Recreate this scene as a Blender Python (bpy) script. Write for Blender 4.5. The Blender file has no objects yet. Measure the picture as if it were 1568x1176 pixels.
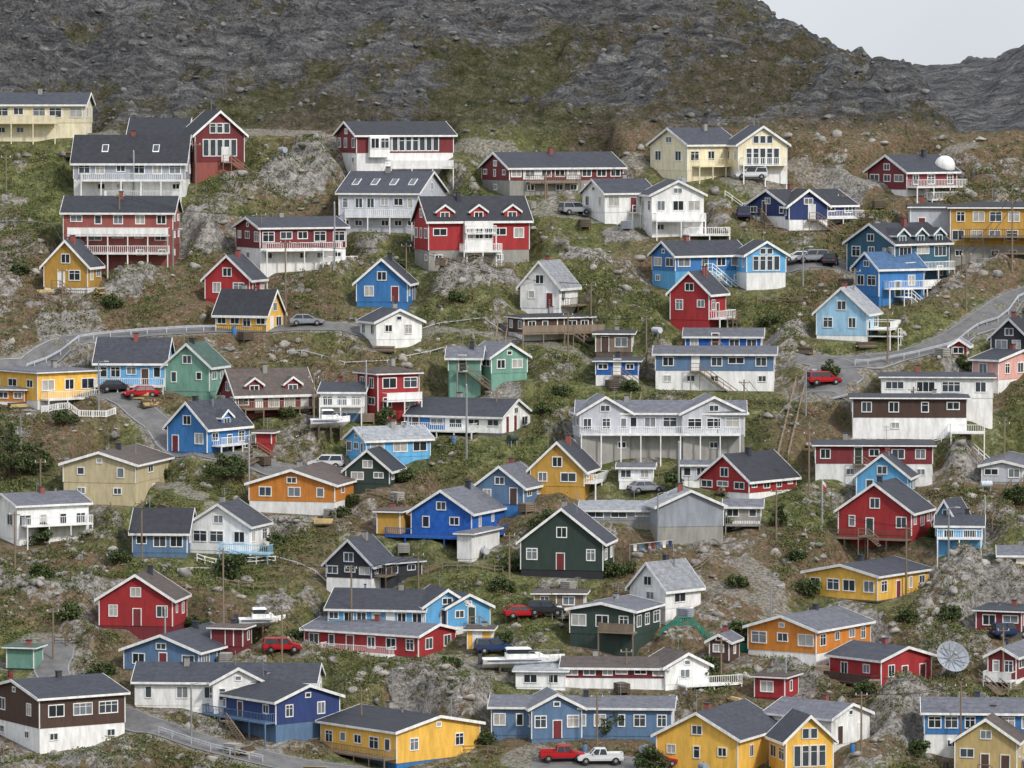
import bpy, math, random
import numpy as np
from mathutils import Vector
random.seed(7); np.random.seed(7)
F=7500.0; V0=150.0; KY=0.15659
def yv(v): return 535+(1176-v)*KY
def z0y(y): return (V0-(1176-(y-535)/KY))*y/F
def P(u,v):
    y=yv(v); return ((u-784)*y/F, y, (V0-v)*y/F)
scene=bpy.context.scene
col=scene.collection
# ---------------------------------------------------------------- materials
def lin(c):
    return tuple((x/255/12.92 if x/255<=0.04045 else ((x/255+0.055)/1.055)**2.4) for x in c)
PAL=dict(red=(162,44,48),dkred=(118,44,50),brick=(148,82,76),blue=(60,122,184),sky=(102,174,222),pale=(154,196,222),
 navy=(44,62,114),royal=(30,92,174),yellow=(236,186,84),ochre=(190,148,68),orange=(208,132,54),green=(114,158,142),
 dkgreen=(50,66,60),white=(238,238,236),grey=(156,162,172),ltgrey=(196,200,208),cream=(236,226,194),beige=(202,188,152),
 brown=(80,60,52),black=(46,48,54),slate=(92,120,152),teal=(50,92,114),pink=(218,168,158),conc=(154,152,146),
 dkconc=(100,98,94),wood=(134,118,100),tan=(198,174,122),
 rblack=(45,47,54),rdark=(58,61,70),rgrey=(98,100,108),rlight=(142,145,150),rblue=(62,92,128),rbrown=(82,73,69),rgreen=(64,88,80),
 metal=(156,158,161),rubber=(24,24,26),dwood=(92,80,68),net=(34,134,114),flagred=(200,30,40))
MATS={}
def newmat(name):
    m=bpy.data.materials.new(name); m.use_nodes=True
    nt=m.node_tree; b=nt.nodes['Principled BSDF']; return m,nt,b
def N(nt,t,**k):
    n=nt.nodes.new(t)
    for a,v in k.items(): setattr(n,a,v)
    return n
def paint(key):
    if key in MATS: return MATS[key]
    if key.startswith('glass'):
        m,nt,b=newmat(key)
        c={'glass0':(0.02,0.028,0.035),'glass1':(0.05,0.065,0.08),'glass2':(0.16,0.18,0.2),'glass3':(0.38,0.37,0.35)}[key]
        tc=N(nt,'ShaderNodeTexCoord'); no=N(nt,'ShaderNodeTexNoise'); no.inputs['Scale'].default_value=1.1
        nt.links.new(tc.outputs['Object'],no.inputs['Vector'])
        mx=N(nt,'ShaderNodeMix',data_type='RGBA'); mx.inputs[6].default_value=(*[q*0.6 for q in c],1); mx.inputs[7].default_value=(*[min(1,q*1.5) for q in c],1)
        nt.links.new(no.outputs['Fac'],mx.inputs[0]); nt.links.new(mx.outputs[2],b.inputs['Base Color'])
        b.inputs['Roughness'].default_value=0.12
        MATS[key]=m; return m
    m,nt,b=newmat(key); c=lin(PAL[key]); roof=key[0]=='r' and key!='red' and key!='rubber'
    tc=N(nt,'ShaderNodeTexCoord')
    mp=N(nt,'ShaderNodeMapping'); mp.inputs['Scale'].default_value=(1,1,0.25) if not roof else (1,1,1)
    nt.links.new(tc.outputs['Object'],mp.inputs['Vector'])
    no=N(nt,'ShaderNodeTexNoise'); no.inputs['Scale'].default_value=1.6; no.inputs['Detail'].default_value=4; no.inputs['Roughness'].default_value=0.68
    nt.links.new(mp.outputs[0],no.inputs['Vector'])
    oi=N(nt,'ShaderNodeObjectInfo')
    r1=N(nt,'ShaderNodeMapRange'); r1.inputs['From Min'].default_value=0.3; r1.inputs['From Max'].default_value=0.7
    r1.inputs['To Min'].default_value=0.74 if not roof else .60; r1.inputs['To Max'].default_value=1.13 if not roof else 1.3
    nt.links.new(no.outputs['Fac'],r1.inputs['Value'])
    r2=N(nt,'ShaderNodeMapRange'); r2.inputs['To Min'].default_value=0.82 if roof else .9; r2.inputs['To Max'].default_value=1.15 if roof else 1.1
    nt.links.new(oi.outputs['Random'],r2.inputs['Value'])
    mu=N(nt,'ShaderNodeMath',operation='MULTIPLY'); nt.links.new(r1.outputs[0],mu.inputs[0]); nt.links.new(r2.outputs[0],mu.inputs[1])
    vm=N(nt,'ShaderNodeVectorMath',operation='SCALE'); vm.inputs[0].default_value=c; nt.links.new(mu.outputs[0],vm.inputs['Scale'])
    sx=N(nt,'ShaderNodeSeparateXYZ'); nt.links.new(tc.outputs['Object'],sx.inputs[0])
    fr=N(nt,'ShaderNodeMath',operation='MULTIPLY'); fr.inputs[1].default_value=5.5 if not roof else 3.0
    nt.links.new(sx.outputs['Z'],fr.inputs[0])
    f2=N(nt,'ShaderNodeMath',operation='FRACT'); nt.links.new(fr.outputs[0],f2.inputs[0])
    r3=N(nt,'ShaderNodeMapRange'); r3.inputs['From Max'].default_value=0.25; r3.inputs['To Min'].default_value=0.80; r3.inputs['To Max'].default_value=1.0
    nt.links.new(f2.outputs[0],r3.inputs['Value'])
    v2=N(nt,'ShaderNodeVectorMath',operation='SCALE'); nt.links.new(vm.outputs[0],v2.inputs[0]); nt.links.new(r3.outputs[0],v2.inputs['Scale'])
    nt.links.new((vm if key in('metal','rubber','white','conc','dkconc') else v2).outputs[0],b.inputs['Base Color'])
    b.inputs['Roughness'].default_value=0.72
    if key=='metal': b.inputs['Metallic'].default_value=0.4; b.inputs['Roughness'].default_value=0.45
    bp=N(nt,'ShaderNodeBump'); bp.inputs['Strength'].default_value=0.35; bp.inputs['Distance'].default_value=0.03
    nt.links.new(f2.outputs[0] if key not in('metal','rubber') else no.outputs['Fac'],bp.inputs['Height']); nt.links.new(bp.outputs[0],b.inputs['Normal'])
    MATS[key]=m; return m
def carpaint(name,c):
    k='car_'+name
    if k in MATS: return k
    m,nt,b=newmat(k)
    tc=N(nt,'ShaderNodeTexCoord'); no=N(nt,'ShaderNodeTexNoise'); no.inputs['Scale'].default_value=3
    nt.links.new(tc.outputs['Object'],no.inputs['Vector'])
    l=lin(c); mx=N(nt,'ShaderNodeMix',data_type='RGBA'); mx.inputs[6].default_value=(*[q*0.8 for q in l],1); mx.inputs[7].default_value=(*l,1)
    nt.links.new(no.outputs['Fac'],mx.inputs[0]); nt.links.new(mx.outputs[2],b.inputs['Base Color'])
    b.inputs['Roughness'].default_value=0.3
    MATS[k]=m; return k
# ---------------------------------------------------------------- accumulators
class Acc:
    def __init__(s): s.d={}
    def add(s,key,vs,fs):
        V,Fa=s.d.setdefault(key,([],[])); n=len(V); V.extend(vs); Fa.extend([tuple(i+n for i in f) for f in fs])
    def build(s,name,org):
        e=bpy.data.objects.new(name,None); e.location=org; e.empty_display_size=1; col.objects.link(e)
        for (part,mk),(V,Fa) in s.d.items():
            me=bpy.data.meshes.new(part); me.from_pydata(V,[],Fa); me.materials.append(MATS.get(mk) or paint(mk)); me.update()
            o=bpy.data.objects.new(part,me); col.objects.link(o); o.parent=e
        return e
    def single(s,name,org,smooth=False):
        V=[];Fa=[];mi=[];me=bpy.data.meshes.new(name);k=0
        for (part,mk),(v,f) in s.d.items():
            n=len(V);V+=v;Fa+=[tuple(i+n for i in q) for q in f];mi+=[k]*len(f);me.materials.append(MATS.get(mk) or paint(mk));k+=1
        me.from_pydata(V,[],Fa); me.polygons.foreach_set('material_index',mi); me.update()
        o=bpy.data.objects.new(name,me); o.location=org; col.objects.link(o); return o
BF=[(0,1,2,3),(4,7,6,5),(0,4,5,1),(1,5,6,2),(2,6,7,3),(3,7,4,0)]
def tbox(A,key,T,x0,x1,y0,y1,z0,z1):
    A.add(key,[T(x0,y0,z0),T(x1,y0,z0),T(x1,y1,z0),T(x0,y1,z0),T(x0,y0,z1),T(x1,y0,z1),T(x1,y1,z1),T(x0,y1,z1)],BF)
def beam(A,key,p,q,r):
    p=Vector(p);q=Vector(q);d=(q-p)
    if d.length<1e-4: return
    d.normalize(); up=Vector((0,0,1)) if abs(d.z)<0.9 else Vector((1,0,0))
    a=d.cross(up).normalized()*r; b=d.cross(a).normalized()*r
    vs=[p+a+b,p-a+b,p-a-b,p+a-b,q+a+b,q-a+b,q-a-b,q+a-b]
    A.add(key,[tuple(v) for v in vs],BF)
def tube(A,key,p,q,r0,r1,n=8):
    p=Vector(p);q=Vector(q);d=(q-p).normalized(); up=Vector((0,0,1)) if abs(d.z)<0.9 else Vector((1,0,0))
    a=d.cross(up).normalized(); b=d.cross(a).normalized()
    vs=[];fs=[]
    for k in range(n):
        t=2*math.pi*k/n; o=a*math.cos(t)+b*math.sin(t); vs.append(tuple(p+o*r0)); vs.append(tuple(q+o*r1))
    for k in range(n):
        j=(k+1)%n; fs.append((2*k,2*j,2*j+1,2*k+1))
    fs.append(tuple(range(0,2*n,2))); fs.append(tuple(range(1,2*n,2)))
    A.add(key,vs,fs)
# ---------------------------------------------------------------- houses spec
# name u0 uc u1 vb ve vr theta gableface wall found fh(px) roof opts
SPEC='''
cream_house -40 131 131 216 161 143 3 R cream cream 28 rdark DL:0.15:0.75:2.6:1.6:cream wL6
grey_house 112 284 284 300 249 208 3 R grey white 26 rblack DL:0.08:0.98:2.2:1.8 DL:0.3:0.95:-0.2:3 KL:2 wL6
dark_red_house 278 299 373 268 207 171 66 R dkred brick 20 rblack GR wR3
+ 198 285 285 242 209 182 3 R dkred brick 5 rblack wL3
row_house 96 265 265 405 326 301 3 R brick brick 30 rblack DL:0.05:0.97:4.0:1.6 DL:0.05:0.97:1.6:1.8 wL5
ochre_house 65 134 149 448 408 369 14 L ochre white 8 rdark DL:0.0:1.0:-0.6:1.2:dwood SL:0.5 wL2
dark_red_house 512 546 694 262 208 187 70 L dkred white 28 rblack DR:0.3:0.95:0.5:2.2 GR wR4 BR:0.12:0.32
long_red_house 737 780 970 300 258 234 68 L dkred conc 24 rdark wR8 DR:0.15:0.6:1.9:1.2:wood PR:0.12:0.3 PR:0.5:0.62
cream_house 998 1052 1132 277 222 197 50 L cream cream 16 rdark DR:0.1:0.9:2.1:1.5:cream wR3
+ 1118 1130 1206 274 222 194 74 R cream white 14 rdark GR DR:0.05:0.95:2.0:1.2
red_house 1333 1388 1470 300 264 238 54 L dkred white 10 rdark DR:0.0:1.0:1.3:2.2 DR:0.2:1.4:-0.4:3.2:white
light_grey_house 518 640 679 356 297 263 12 R ltgrey ltgrey 26 rdark wL6 DL:0.1:0.95:2.2:1.0 KL:4
red_house 633 656 811 414 338 302 72 L red conc 31 rblack MR:3 BR:0.34:0.62 DR:0.3:0.68:2.6:2.2 DR:0.34:0.64:5.0:1.6 wR5 wL3
white_house 893 926 1002 345 296 275 62 L white white 20 rdark wR3
+ 988 998 1078 362 299 277 76 R white white 26 rdark DR:0.02:0.98:2.2:1.8 wR3 DR:0.6:1.4:0.3:3
navy_house 1150 1206 1314 347 316 291 58 L navy white 16 rblack DR:0.4:1.0:1.2:2.0 wR4
+ 1200 1208 1264 354 316 291 76 R navy white 18 rblack wR1
ochre_house 1394 1456 1456 376 318 307 3 F ltgrey conc 20 rblack wL1
+ 1456 1620 1620 398 319 306 4 F ochre conc 22 rblack wL6 DL:0.1:0.9:3.2:1.8:dwood DL:0.4:0.95:1.0:1.8:dwood
red_white_house 356 398 528 418 350 333 66 L dkred white 38 rdark DR:0.02:0.9:3.1:1.8 wR5 DR:0.7:1.05:1.2:2.6
teal_house 1302 1370 1461 445 374 343 48 L teal teal 12 rblack MR:3 DR:0.05:0.95:2.8:1.6 DR:0.3:0.95:0.4:1.8 wL3
blue_house 1318 1346 1419 468 412 387 58 L blue blue 14 rblue DR:0.1:0.95:2.3:1.4 SR:0.5
blue_house 1000 1034 1146 445 392 370 60 L blue sky 30 rdark wR4 wL2
+ 1136 1143 1200 443 391 370 76 R sky white 26 rdark wR2 GR
red_house 1027 1086 1110 494 450 417 26 L red red 4 rdark wL2 DR:0.0:0.95:0.6:1.6 SR:0.6
pale_blue_house 1252 1328 1348 522 480 441 20 L pale white 8 rlight DR:0.0:1.0:1.6:3.2 SR:0.3 wL2
red_house 312 382 400 464 428 392 18 L red red 6 rdark wL2
yellow_house 328 408 428 512 482 445 20 R yellow black 3 rblack X DL:0.0:1.0:0.2:1.3:dwood wL4
blue_house 545 624 634 470 434 397 8 L blue blue 8 rdark wL2 N
white_house 797 856 885 478 440 401 26 L white white 6 rlight wL2 DR:0.1:1:0.9:1.4:dwood N
white_house 560 576 645 534 494 474 66 R white white 14 rdark wR2
brown_house 788 802 908 522 488 478 68 F brown white 12 rblack wR5 DR:-0.1:1.1:1.1:2.0:wood SR:0.6
grey_shed 912 968 968 542 512 506 3 F wood dwood 3 rdark wL2
green_house 686 736 736 588 548 531 5 R green green 20 rgrey wL1
+ 732 752 806 586 548 526 58 R green green 14 rgrey wR2
blue_house 912 978 978 590 554 546 4 F royal white 16 rdark wL3
blue_house 1050 1166 1166 540 517 503 4 R royal royal 3 rgrey wL4
+ 1004 1186 1186 598 544 531 4 R slate white 30 rgrey wL5
white_house 1352 1522 1522 632 579 567 4 F white white 22 rdark wL4
brown_white_house 1307 1482 1482 670 611 604 3 F brown white 30 rdark wL4 DL:0.85:1.15:0.8:3
pink_house 1493 1530 1610 588 553 536 40 R pink white 6 rdark wR3
black_house 1520 1574 1610 548 518 488 20 L black white 6 rblack wL2
red_shed 1458 1482 1488 548 530 520 12 L red red 2 rlight wL1
blue_house 145 252 252 594 556 518 4 R sky white 5 rdark wL5 DL:0.0:1.0:0.3:1.4:white
green_house 250 320 341 608 562 527 20 L green green 8 rgreen wL2 N
dormer_house 333 360 476 640 605 567 66 L dkred brick 6 rbrown MR:2 DR:0.05:1.0:1.2:2.0:wood wR5
yellow_house -30 56 142 628 572 562 50 F yellow white 14 rgrey DR:0.05:1.0:1.4:1.8 wR3
orange_shed -8 36 52 618 598 590 15 F orange white 3 rgrey wL2
red_house 553 578 641 640 574 557 60 F red red 6 rbrown DR:0.1:0.95:2.2:1.4 wR2
white_house 490 556 556 645 602 586 5 R white slate 12 rdark wL4 DL:0:1:2.0:1.5
blue_white_house 622 768 812 668 640 612 22 R white dkconc 4 rdark wL5 DL:0.0:0.75:0.6:2.0:white PL:0.02:0.4
sky_blue_house 535 560 658 712 676 655 62 L sky sky 10 rlight wR3 wL3
blue_house 252 316 376 700 657 617 34 L blue slate 6 rdark MR:1 DR:0.1:0.95:1.4:1.6 wL2 SR:0.6
long_grey_house 885 1140 1140 700 634 614 2 R ltgrey conc 34 rgrey wL8 DL:0.02:0.98:2.9:1.6 N
+ 880 888 966 704 634 608 82 R ltgrey conc 34 rgrey wR3 N
+ 1040 1046 1142 704 634 608 82 R ltgrey conc 34 rgrey wR3 N
ochre_house 812 895 916 752 722 678 14 L ochre ochre 6 rdark wL2 DR:0:1:1.0:1.5
white_shed 948 1000 1000 740 718 710 4 R white white 2 rgrey wL2
grey_shed 1045 1100 1100 738 714 706 4 R ltgrey white 2 rgrey wL3
red_house 1075 1148 1226 768 738 697 40 L red white 12 rblack wL3 wR4
long_red_house 1250 1430 1430 735 684 672 3 F dkred white 24 rdark wL5
blue_house 1314 1392 1410 768 732 697 14 L sky sky 6 rdark wL2
red_house 1288 1398 1437 830 787 741 22 L red red 8 rdark wL3 wR3 DL:-0.15:1.0:0.3:1.6:dwood SL:0.5
sky_blue_house 1438 1506 1506 852 808 790 6 R sky sky 14 rdark DL:0:1:2.2:1.6:white wL2
+ 1436 1464 1490 830 796 768 30 L sky sky 6 rdark wL1
beige_house 92 206 249 775 714 693 14 L beige beige 34 rbrown wL2 wR1 N
orange_house 378 512 552 790 745 720 14 L orange white 20 rbrown wL3 wR2 N
dark_green_house 528 596 614 746 722 690 14 L dkgreen dkgreen 4 rblack wL2
blue_house 728 802 832 778 748 715 20 L slate blue 4 rgrey wL2 N
royal_blue_house 628 722 786 832 788 752 22 L royal white 10 rgrey wL2 wR3 X DL:-0.3:1.0:0.7:2.4:royal DR:0.0:1.3:0.7:1.6:royal
+ 700 722 764 862 820 812 22 F white white 4 rgrey w0
white_house -28 24 128 836 777 757 60 L white white 8 rgrey DR:0.05:0.98:2.4:1.8 wR4
white_house 284 380 406 852 808 773 18 L white white 6 rdark wL3 DL:0.6:1.4:0.5:2.0:pale
+ 200 285 285 854 818 780 4 R slate slate 6 rblack wL3
grey_warehouse 1000 1008 1110 834 778 752 80 R grey conc 26 rlight w0
+ 890 1002 1002 802 784 770 4 R grey conc 4 rlight wL3
+ 1112 1166 1166 806 778 766 4 R conc white 8 rgrey wL2 DL:0:1:0.2:1.5:conc
dark_green_house 797 924 942 888 834 780 12 L dkgreen black 12 rdark wL3 wR2 N
black_house 497 568 600 902 868 828 22 L black white 14 rdark wL3 DR:0.1:1.1:1.4:1.6:dwood
+ 566 590 632 890 866 852 50 F black black 4 rdark wR2
red_house 147 262 278 968 922 882 10 L red dkred 6 rbrown wL3 N
blue_house 500 648 672 968 938 905 10 R sky sky 4 rdark wL7
+ 640 650 682 968 932 905 70 R sky sky 4 rdark wR1
+ 672 684 724 966 934 912 66 R sky white 4 rdark wR2
yellow_house 1240 1346 1436 926 886 866 36 L yellow yellow 4 rdark wL4 wR4 X
white_house 967 1020 1076 945 906 864 44 L white white 10 rlight wL1 wR1
red_house 460 640 696 1014 978 958 30 R red dwood 5 rgrey wL6 wR2 DL:0.2:0.8:0.5:1.6:white X
dark_green_house 873 972 1015 1000 940 925 22 L dkgreen dkgreen 24 rgrey wL3 DL:0.5:1.05:2.3:1.4:wood
orange_house 1150 1252 1346 1020 970 945 34 L orange white 16 rgrey wL3 wR4 N
slate_blue_house 183 302 366 1036 1003 975 20 L slate slate 4 rdark wL3
white_house 202 480 480 1090 1050 1019 4 R white white 4 rdark wL6
+ 318 324 400 1094 1050 1026 80 R white white 4 rdark wR3 N
brown_house -36 56 182 1158 1075 1044 58 L brown white 38 rdark wR3 wL2 N
navy_house 315 420 516 1140 1080 1052 50 R navy slate 26 rdark wL3 wR2 SL:0.5 DL:0:1:2.2:1.5:slate
yellow_house 484 606 734 1182 1127 1103 48 R yellow blue 8 rblack wL5 wR2 DL:0.0:1.0:1.2:1.8:wood
slate_blue_house 752 1030 1030 1136 1090 1070 4 R slate slate 4 rgrey wL9
+ 806 814 892 1140 1090 1066 80 R slate slate 4 rgrey wR3
yellow_house 1008 1132 1212 1196 1138 1095 26 L yellow ochre 6 rdark wL3 wR2 N
+ 1196 1206 1275 1196 1140 1100 74 R yellow ochre 6 rdark GR N
white_house 1180 1276 1340 1152 1106 1081 40 R white white 6 rgrey wR2
blue_house 1420 1620 1620 1160 1098 1073 4 R blue white 30 rgrey wL7
tan_house 1468 1562 1610 1196 1142 1105 14 L tan tan 6 rbrown wL3
red_house 1278 1352 1436 1064 1016 993 48 R red white 10 rdark wL2 wR3 DL:0:1:1.0:1.6:brown
red_shed 1158 1204 1228 1076 1042 1033 24 F red dkred 3 rbrown wL1
white_house 862 1022 1022 1058 1028 1016 4 R dkred white 16 rbrown wL6 N
+ 1014 1020 1078 1060 1026 1003 66 R white white 8 rbrown wR1 DR:0.3:1.6:0.6:2 N
+ 790 866 866 1060 1032 1022 4 F white white 4 rlight wL2 N
red_house 1518 1560 1600 1052 1010 994 24 L dkred white 8 rgrey wL2 DL:0:1:0.6:1.8
white_house 1534 1600 1600 882 854 838 5 R white white 4 rgrey wL2
green_shed 5 48 58 1030 996 990 14 F green dkgreen 3 rgreen w0
wooden_shed 818 852 852 935 912 906 5 F tan wood 3 rbrown wL1
wooden_shed 852 895 895 938 912 906 5 F wood dwood 3 rbrown wL1
red_shed 320 370 381 996 966 960 14 F dkred dkred 3 rbrown wL1
brown_shed 1088 1118 1136 1018 986 974 20 L brown brown 3 rgrey wL1
yellow_shed 715 752 752 1000 968 962 5 F yellow wood 3 rbrown wL1
wooden_shed 576 612 628 822 786 780 15 F ochre dwood 3 rbrown w0
red_shed 390 415 420 682 664 660 10 F red red 2 rbrown w0
grey_shed 1506 1568 1600 742 716 706 10 L ltgrey conc 3 rgrey wL2
dark_shed 1500 1568 1600 980 940 930 20 F dkred dkconc 10 rdark wL2
'''
HOUSES=[]; PADS=[]
for line in SPEC.strip().splitlines():
    t=line.split(); nm=t[0]; u0,uc,u1,vb,ve,vr,th=[float(q) for q in t[1:8]]
    g,wall,fnd=t[8],t[9],t[10]; fh=float(t[11]); roof=t[12]; opts=t[13:]
    th=math.radians(th); c=P(uc,vb); s=F/c[1]
    LL=max((uc-u0)/s/math.cos(th),5.5 if math.degrees(th)>45 else 1.5)
    RL=(u1-uc)/s/math.sin(th) if u1>uc+1 else 7.5
    RL=min(max(RL,2.5 if LL<4.5 else 5.5),17)
    if LL<4.5 and u1<=uc+1: RL=3.5
    tl=(ve-V0)/F
    rec=LL/2*math.sin(th) if g=='L' else RL/2*math.cos(th)
    H=(vb-ve)/s; rise=(ve-vr)/s-(rec+0.4)*tl-0.14
    if g!='F':
        W=LL if g=='L' else RL
        rise=max(rise,.10*W); H+=0.10
    fhm=fh/s
    b=dict(c=c,th=th,LL=LL,RL=RL,H=H,rise=rise,fh=fhm,g=g,wall=wall,fnd=fnd,roof=roof,opts=opts)
    if nm=='+': HOUSES[-1][1].append(b)
    else: HOUSES.append((nm,[b]))
    PADS.append(b)
ROADS=[ # pts, width, kind
 ([(-60,566),(0,556),(45,545),(70,530),(120,519),(200,511),(330,503),(440,500),(560,500)],4.2,'a'),
 ([(120,585),(160,600),(195,612),(225,638),(270,668),(340,698),(440,704),(520,700)],4.6,'a'),
 ([(1640,430),(1560,452),(1510,484),(1450,522),(1380,546),(1300,552),(1220,548)],4.4,'a'),
 ([(1250,552),(1290,566),(1275,590),(1240,602)],6.0,'a'),
 ([(60,985),(85,1000),(75,1030),(105,1060),(190,1100),(240,1118),(330,1148),(470,1180),(620,1196)],4.2,'a'),
 ([(820,1168),(900,1176),(1010,1182)],6.5,'a'),
 ([(100,203),(260,202),(400,202),(540,206),(700,214),(860,228),(985,238)],2.6,'g'),
 ([(1205,240),(1290,262),(1330,268),(1480,222)],2.2,'g'),
 ([(1140,862),(1165,885),(1190,918),(1230,950)],2.4,'g'),
 ([(1180,402),(1240,404),(1300,402)],5.0,'a'),
 ([(840,322),(900,330)],4.0,'g'),
 ([(1130,272),(1190,276)],4.0,'g'),
 ([(620,1000),(740,1030),(860,1034)],3.4,'g'),
 ([(150,690),(300,760),(380,800)],1.6,'g'),([(640,500),(800,520),(980,560)],1.6,'g'),([(1000,880),(1100,900),(1230,950)],1.8,'g'),
]
def densify(pts,step=1.2):
    W=[P(*p)[:2] for p in pts]; out=[]
    W=[W[0]]+W+[W[-1]]
    for i in range(1,len(W)-2):
        p0,p1,p2,p3=[np.array(q) for q in W[i-1:i+3]]; n=max(2,int(np.linalg.norm(p2-p1)/step))
        for k in range(n):
            t=k/n; out.append(0.5*((2*p1)+(-p0+p2)*t+(2*p0-5*p1+4*p2-p3)*t*t+(-p0+3*p1-3*p2+p3)*t**3))
    out.append(np.array(W[-1])); return out
# ---------------------------------------------------------------- noise
rs=np.random.RandomState(3); PERM=rs.permutation(512).astype(np.int64); VAL=rs.rand(512)
def vn(x,y,seed=0):
    xi=np.floor(x).astype(np.int64); yi=np.floor(y).astype(np.int64); fx=x-xi; fy=y-yi
    fx=fx*fx*fx*(fx*(fx*6-15)+10); fy=fy*fy*fy*(fy*(fy*6-15)+10)
    def h(a,b): return VAL[PERM[(PERM[(a+seed*17)&511]+b)&511]]
    return (h(xi,yi)*(1-fx)+h(xi+1,yi)*fx)*(1-fy)+(h(xi,yi+1)*(1-fx)+h(xi+1,yi+1)*fx)*fy
def fbm(x,y,o=5,seed=0,gain=0.5):
    a=1.0;t=0;s=0
    for k in range(o):
        c,sn=math.cos(k*1.3),math.sin(k*1.3)
        t=t+a*vn((x*c-y*sn)*2**k+31*k,(x*sn+y*c)*2**k+17*k,seed+k); s+=a; a*=gain
    return t/s
def ridged(x,y,o=5,seed=0,rot=1.1):
    a=1.0;t=0;s=0
    for k in range(o):
        c,sn=math.cos(k*rot+.4),math.sin(k*rot+.4)
        t=t+a*(1-np.abs(2*vn((x*c-y*sn)*2**k+11*k,(x*sn+y*c)*2**k+7*k,seed+k)-1)); s+=a; a*=0.5
    return t/s
def sst(a,b,x):
    t=np.clip((x-a)/(b-a),0,1); return t*t*(3-2*t)
# ---------------------------------------------------------------- terrain grid
xs=np.concatenate([-np.geomspace(3000,92,30),np.arange(-90,90.01,0.42),np.geomspace(92,130,40),np.geomspace(134,3000,26)])
ys=np.concatenate([np.linspace(-900,-60,8),np.linspace(-40,500,50),np.arange(505,524,2.0),np.arange(524,800,0.42),np.arange(801,815,0.6),np.arange(817,1180,2.0),np.geomspace(1190,6000,20)])
X,Y=np.meshgrid(xs,ys)
YM=688.0
base=z0y(np.clip(Y,470,YM))
zsM=z0y(YM)
ridge_x=np.array([-3000,-400,-90,-30,0,22,31,38,45,52,57.5,60.5,63,66,70,200,3000])
ridge_z=np.array([60,60,52,45,36,24,16.6,12.0,7.6,4.2,1.8,-1.5,-5.0,-9,-12,-12,-12])
RZ=np.interp(X,ridge_x,ridge_z)
up=zsM+0.36*(Y-YM)+0.0009*np.maximum(Y-YM,0)**2
def smin(a,b,k):
    h=np.clip(0.5+0.5*(b-a)/k,0,1); return b*(1-h)+a*h-k*h*(1-h)
mt=smin(up,RZ+0*Y,2.5)
mt=mt-0.30*np.maximum(Y-806,0)
mt=np.maximum(mt,-28)
far_x=np.array([-3000,60,83,96,105,115,160,3000]); far_z=np.array([0,0,2.0,4.6,6.6,10.5,19,36])
FZ=np.interp(X*1100/np.maximum(Y,900),far_x,far_z)
fm=-26+(FZ+26)*sst(880,1090,Y)-0.1*np.maximum(Y-1130,0); fm=np.maximum(fm,-60)
Z=np.where(Y<YM,base,np.maximum(mt,np.where(Y>840,fm,-99)))
lo=np.where(Y<540,np.maximum(-88,-2-0.25*(Y+5)),-200)
Z=np.where(Y<500,np.maximum(lo,np.where(Y>470,z0y(np.maximum(Y,470)),-88)),Z)
Z=np.maximum(Z,-88)
town=sst(505,525,Y)*(1-sst(680,692,Y))
mount=sst(685,692,Y)
OUT=[(460,262,62,36,2.6),(300,362,50,26,1.8),(720,432,90,14,1.6),(900,395,50,14,1.2),(990,700,30,14,.8),(1505,905,80,50,2.6),(1320,960,60,26,1.8),
 (660,1050,100,30,1.8),(1370,1110,80,36,2.0),(120,905,80,20,1.2),(430,800,50,12,1.2),(1500,700,60,30,1.4),(1270,275,90,16,1.2),
 (1075,830,40,18,1.4),(200,430,60,24,1.2),(1460,560,40,20,.8),(110,1172,90,10,1.2),(700,250,30,12,.8),(20,900,30,16,1.),(860,850,40,10,.8),(420,930,40,14,1.),(1500,400,40,20,1.2),(560,370,40,20,1.2),(960,362,40,10,1.2),
 (1210,1040,50,20,1.4),(590,870,40,12,1.0),(1090,340,40,12,1.0),(1190,500,50,14,1.0),(840,700,40,12,1.0),(90,500,50,14,1.0),(1110,1110,50,16,1.3),(760,590,40,12,.9),(330,1110,40,14,1.1),(1340,850,50,14,1.2)]
outm=np.zeros_like(X)
for (u,v,ru,rv,a) in OUT:
    cx,cy,_=P(u,v); s=F/cy; rx=ru/s; ry=max(rv*KY*1.2,2.5)
    d=np.sqrt(((X-cx)/rx)**2+((Y-cy)/ry)**2)+1.2*(fbm(X*.25,Y*.25,4,5)-.5)
    outm=np.maximum(outm,(1-sst(0.5,1.2,d))*a)
n1=fbm(X*0.07,Y*0.07,4,1); rg=ridged(X*0.16,Y*0.2,5,9); fine=fbm(X*0.7,Y*0.7,4,21)
rockpatch=sst(0.55,0.66,fbm(X*0.16+50,Y*0.2,5,33))
rough=town*((n1-.5)*2.8+rockpatch*(rg-.35)*2.2+(fine-.5)*0.9)+outm*town*(rg*1.6-.35)
wz=np.zeros_like(X);w_=np.zeros_like(X);pr=np.ones_like(X);gravel=np.zeros_like(X);padm=np.zeros_like(X)
def apply(cx,cy,rad,fn):
    i0,i1=np.searchsorted(xs,[cx-rad,cx+rad]); j0,j1=np.searchsorted(ys,[cy-rad,cy+rad])
    if i1<=i0 or j1<=j0: return
    sl=(slice(j0,j1),slice(i0,i1)); w,z=fn(X[sl],Y[sl]); wz[sl]+=w*z; w_[sl]+=w; pr[sl]*=(1-np.minimum(w,0.995)); return sl,w
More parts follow.
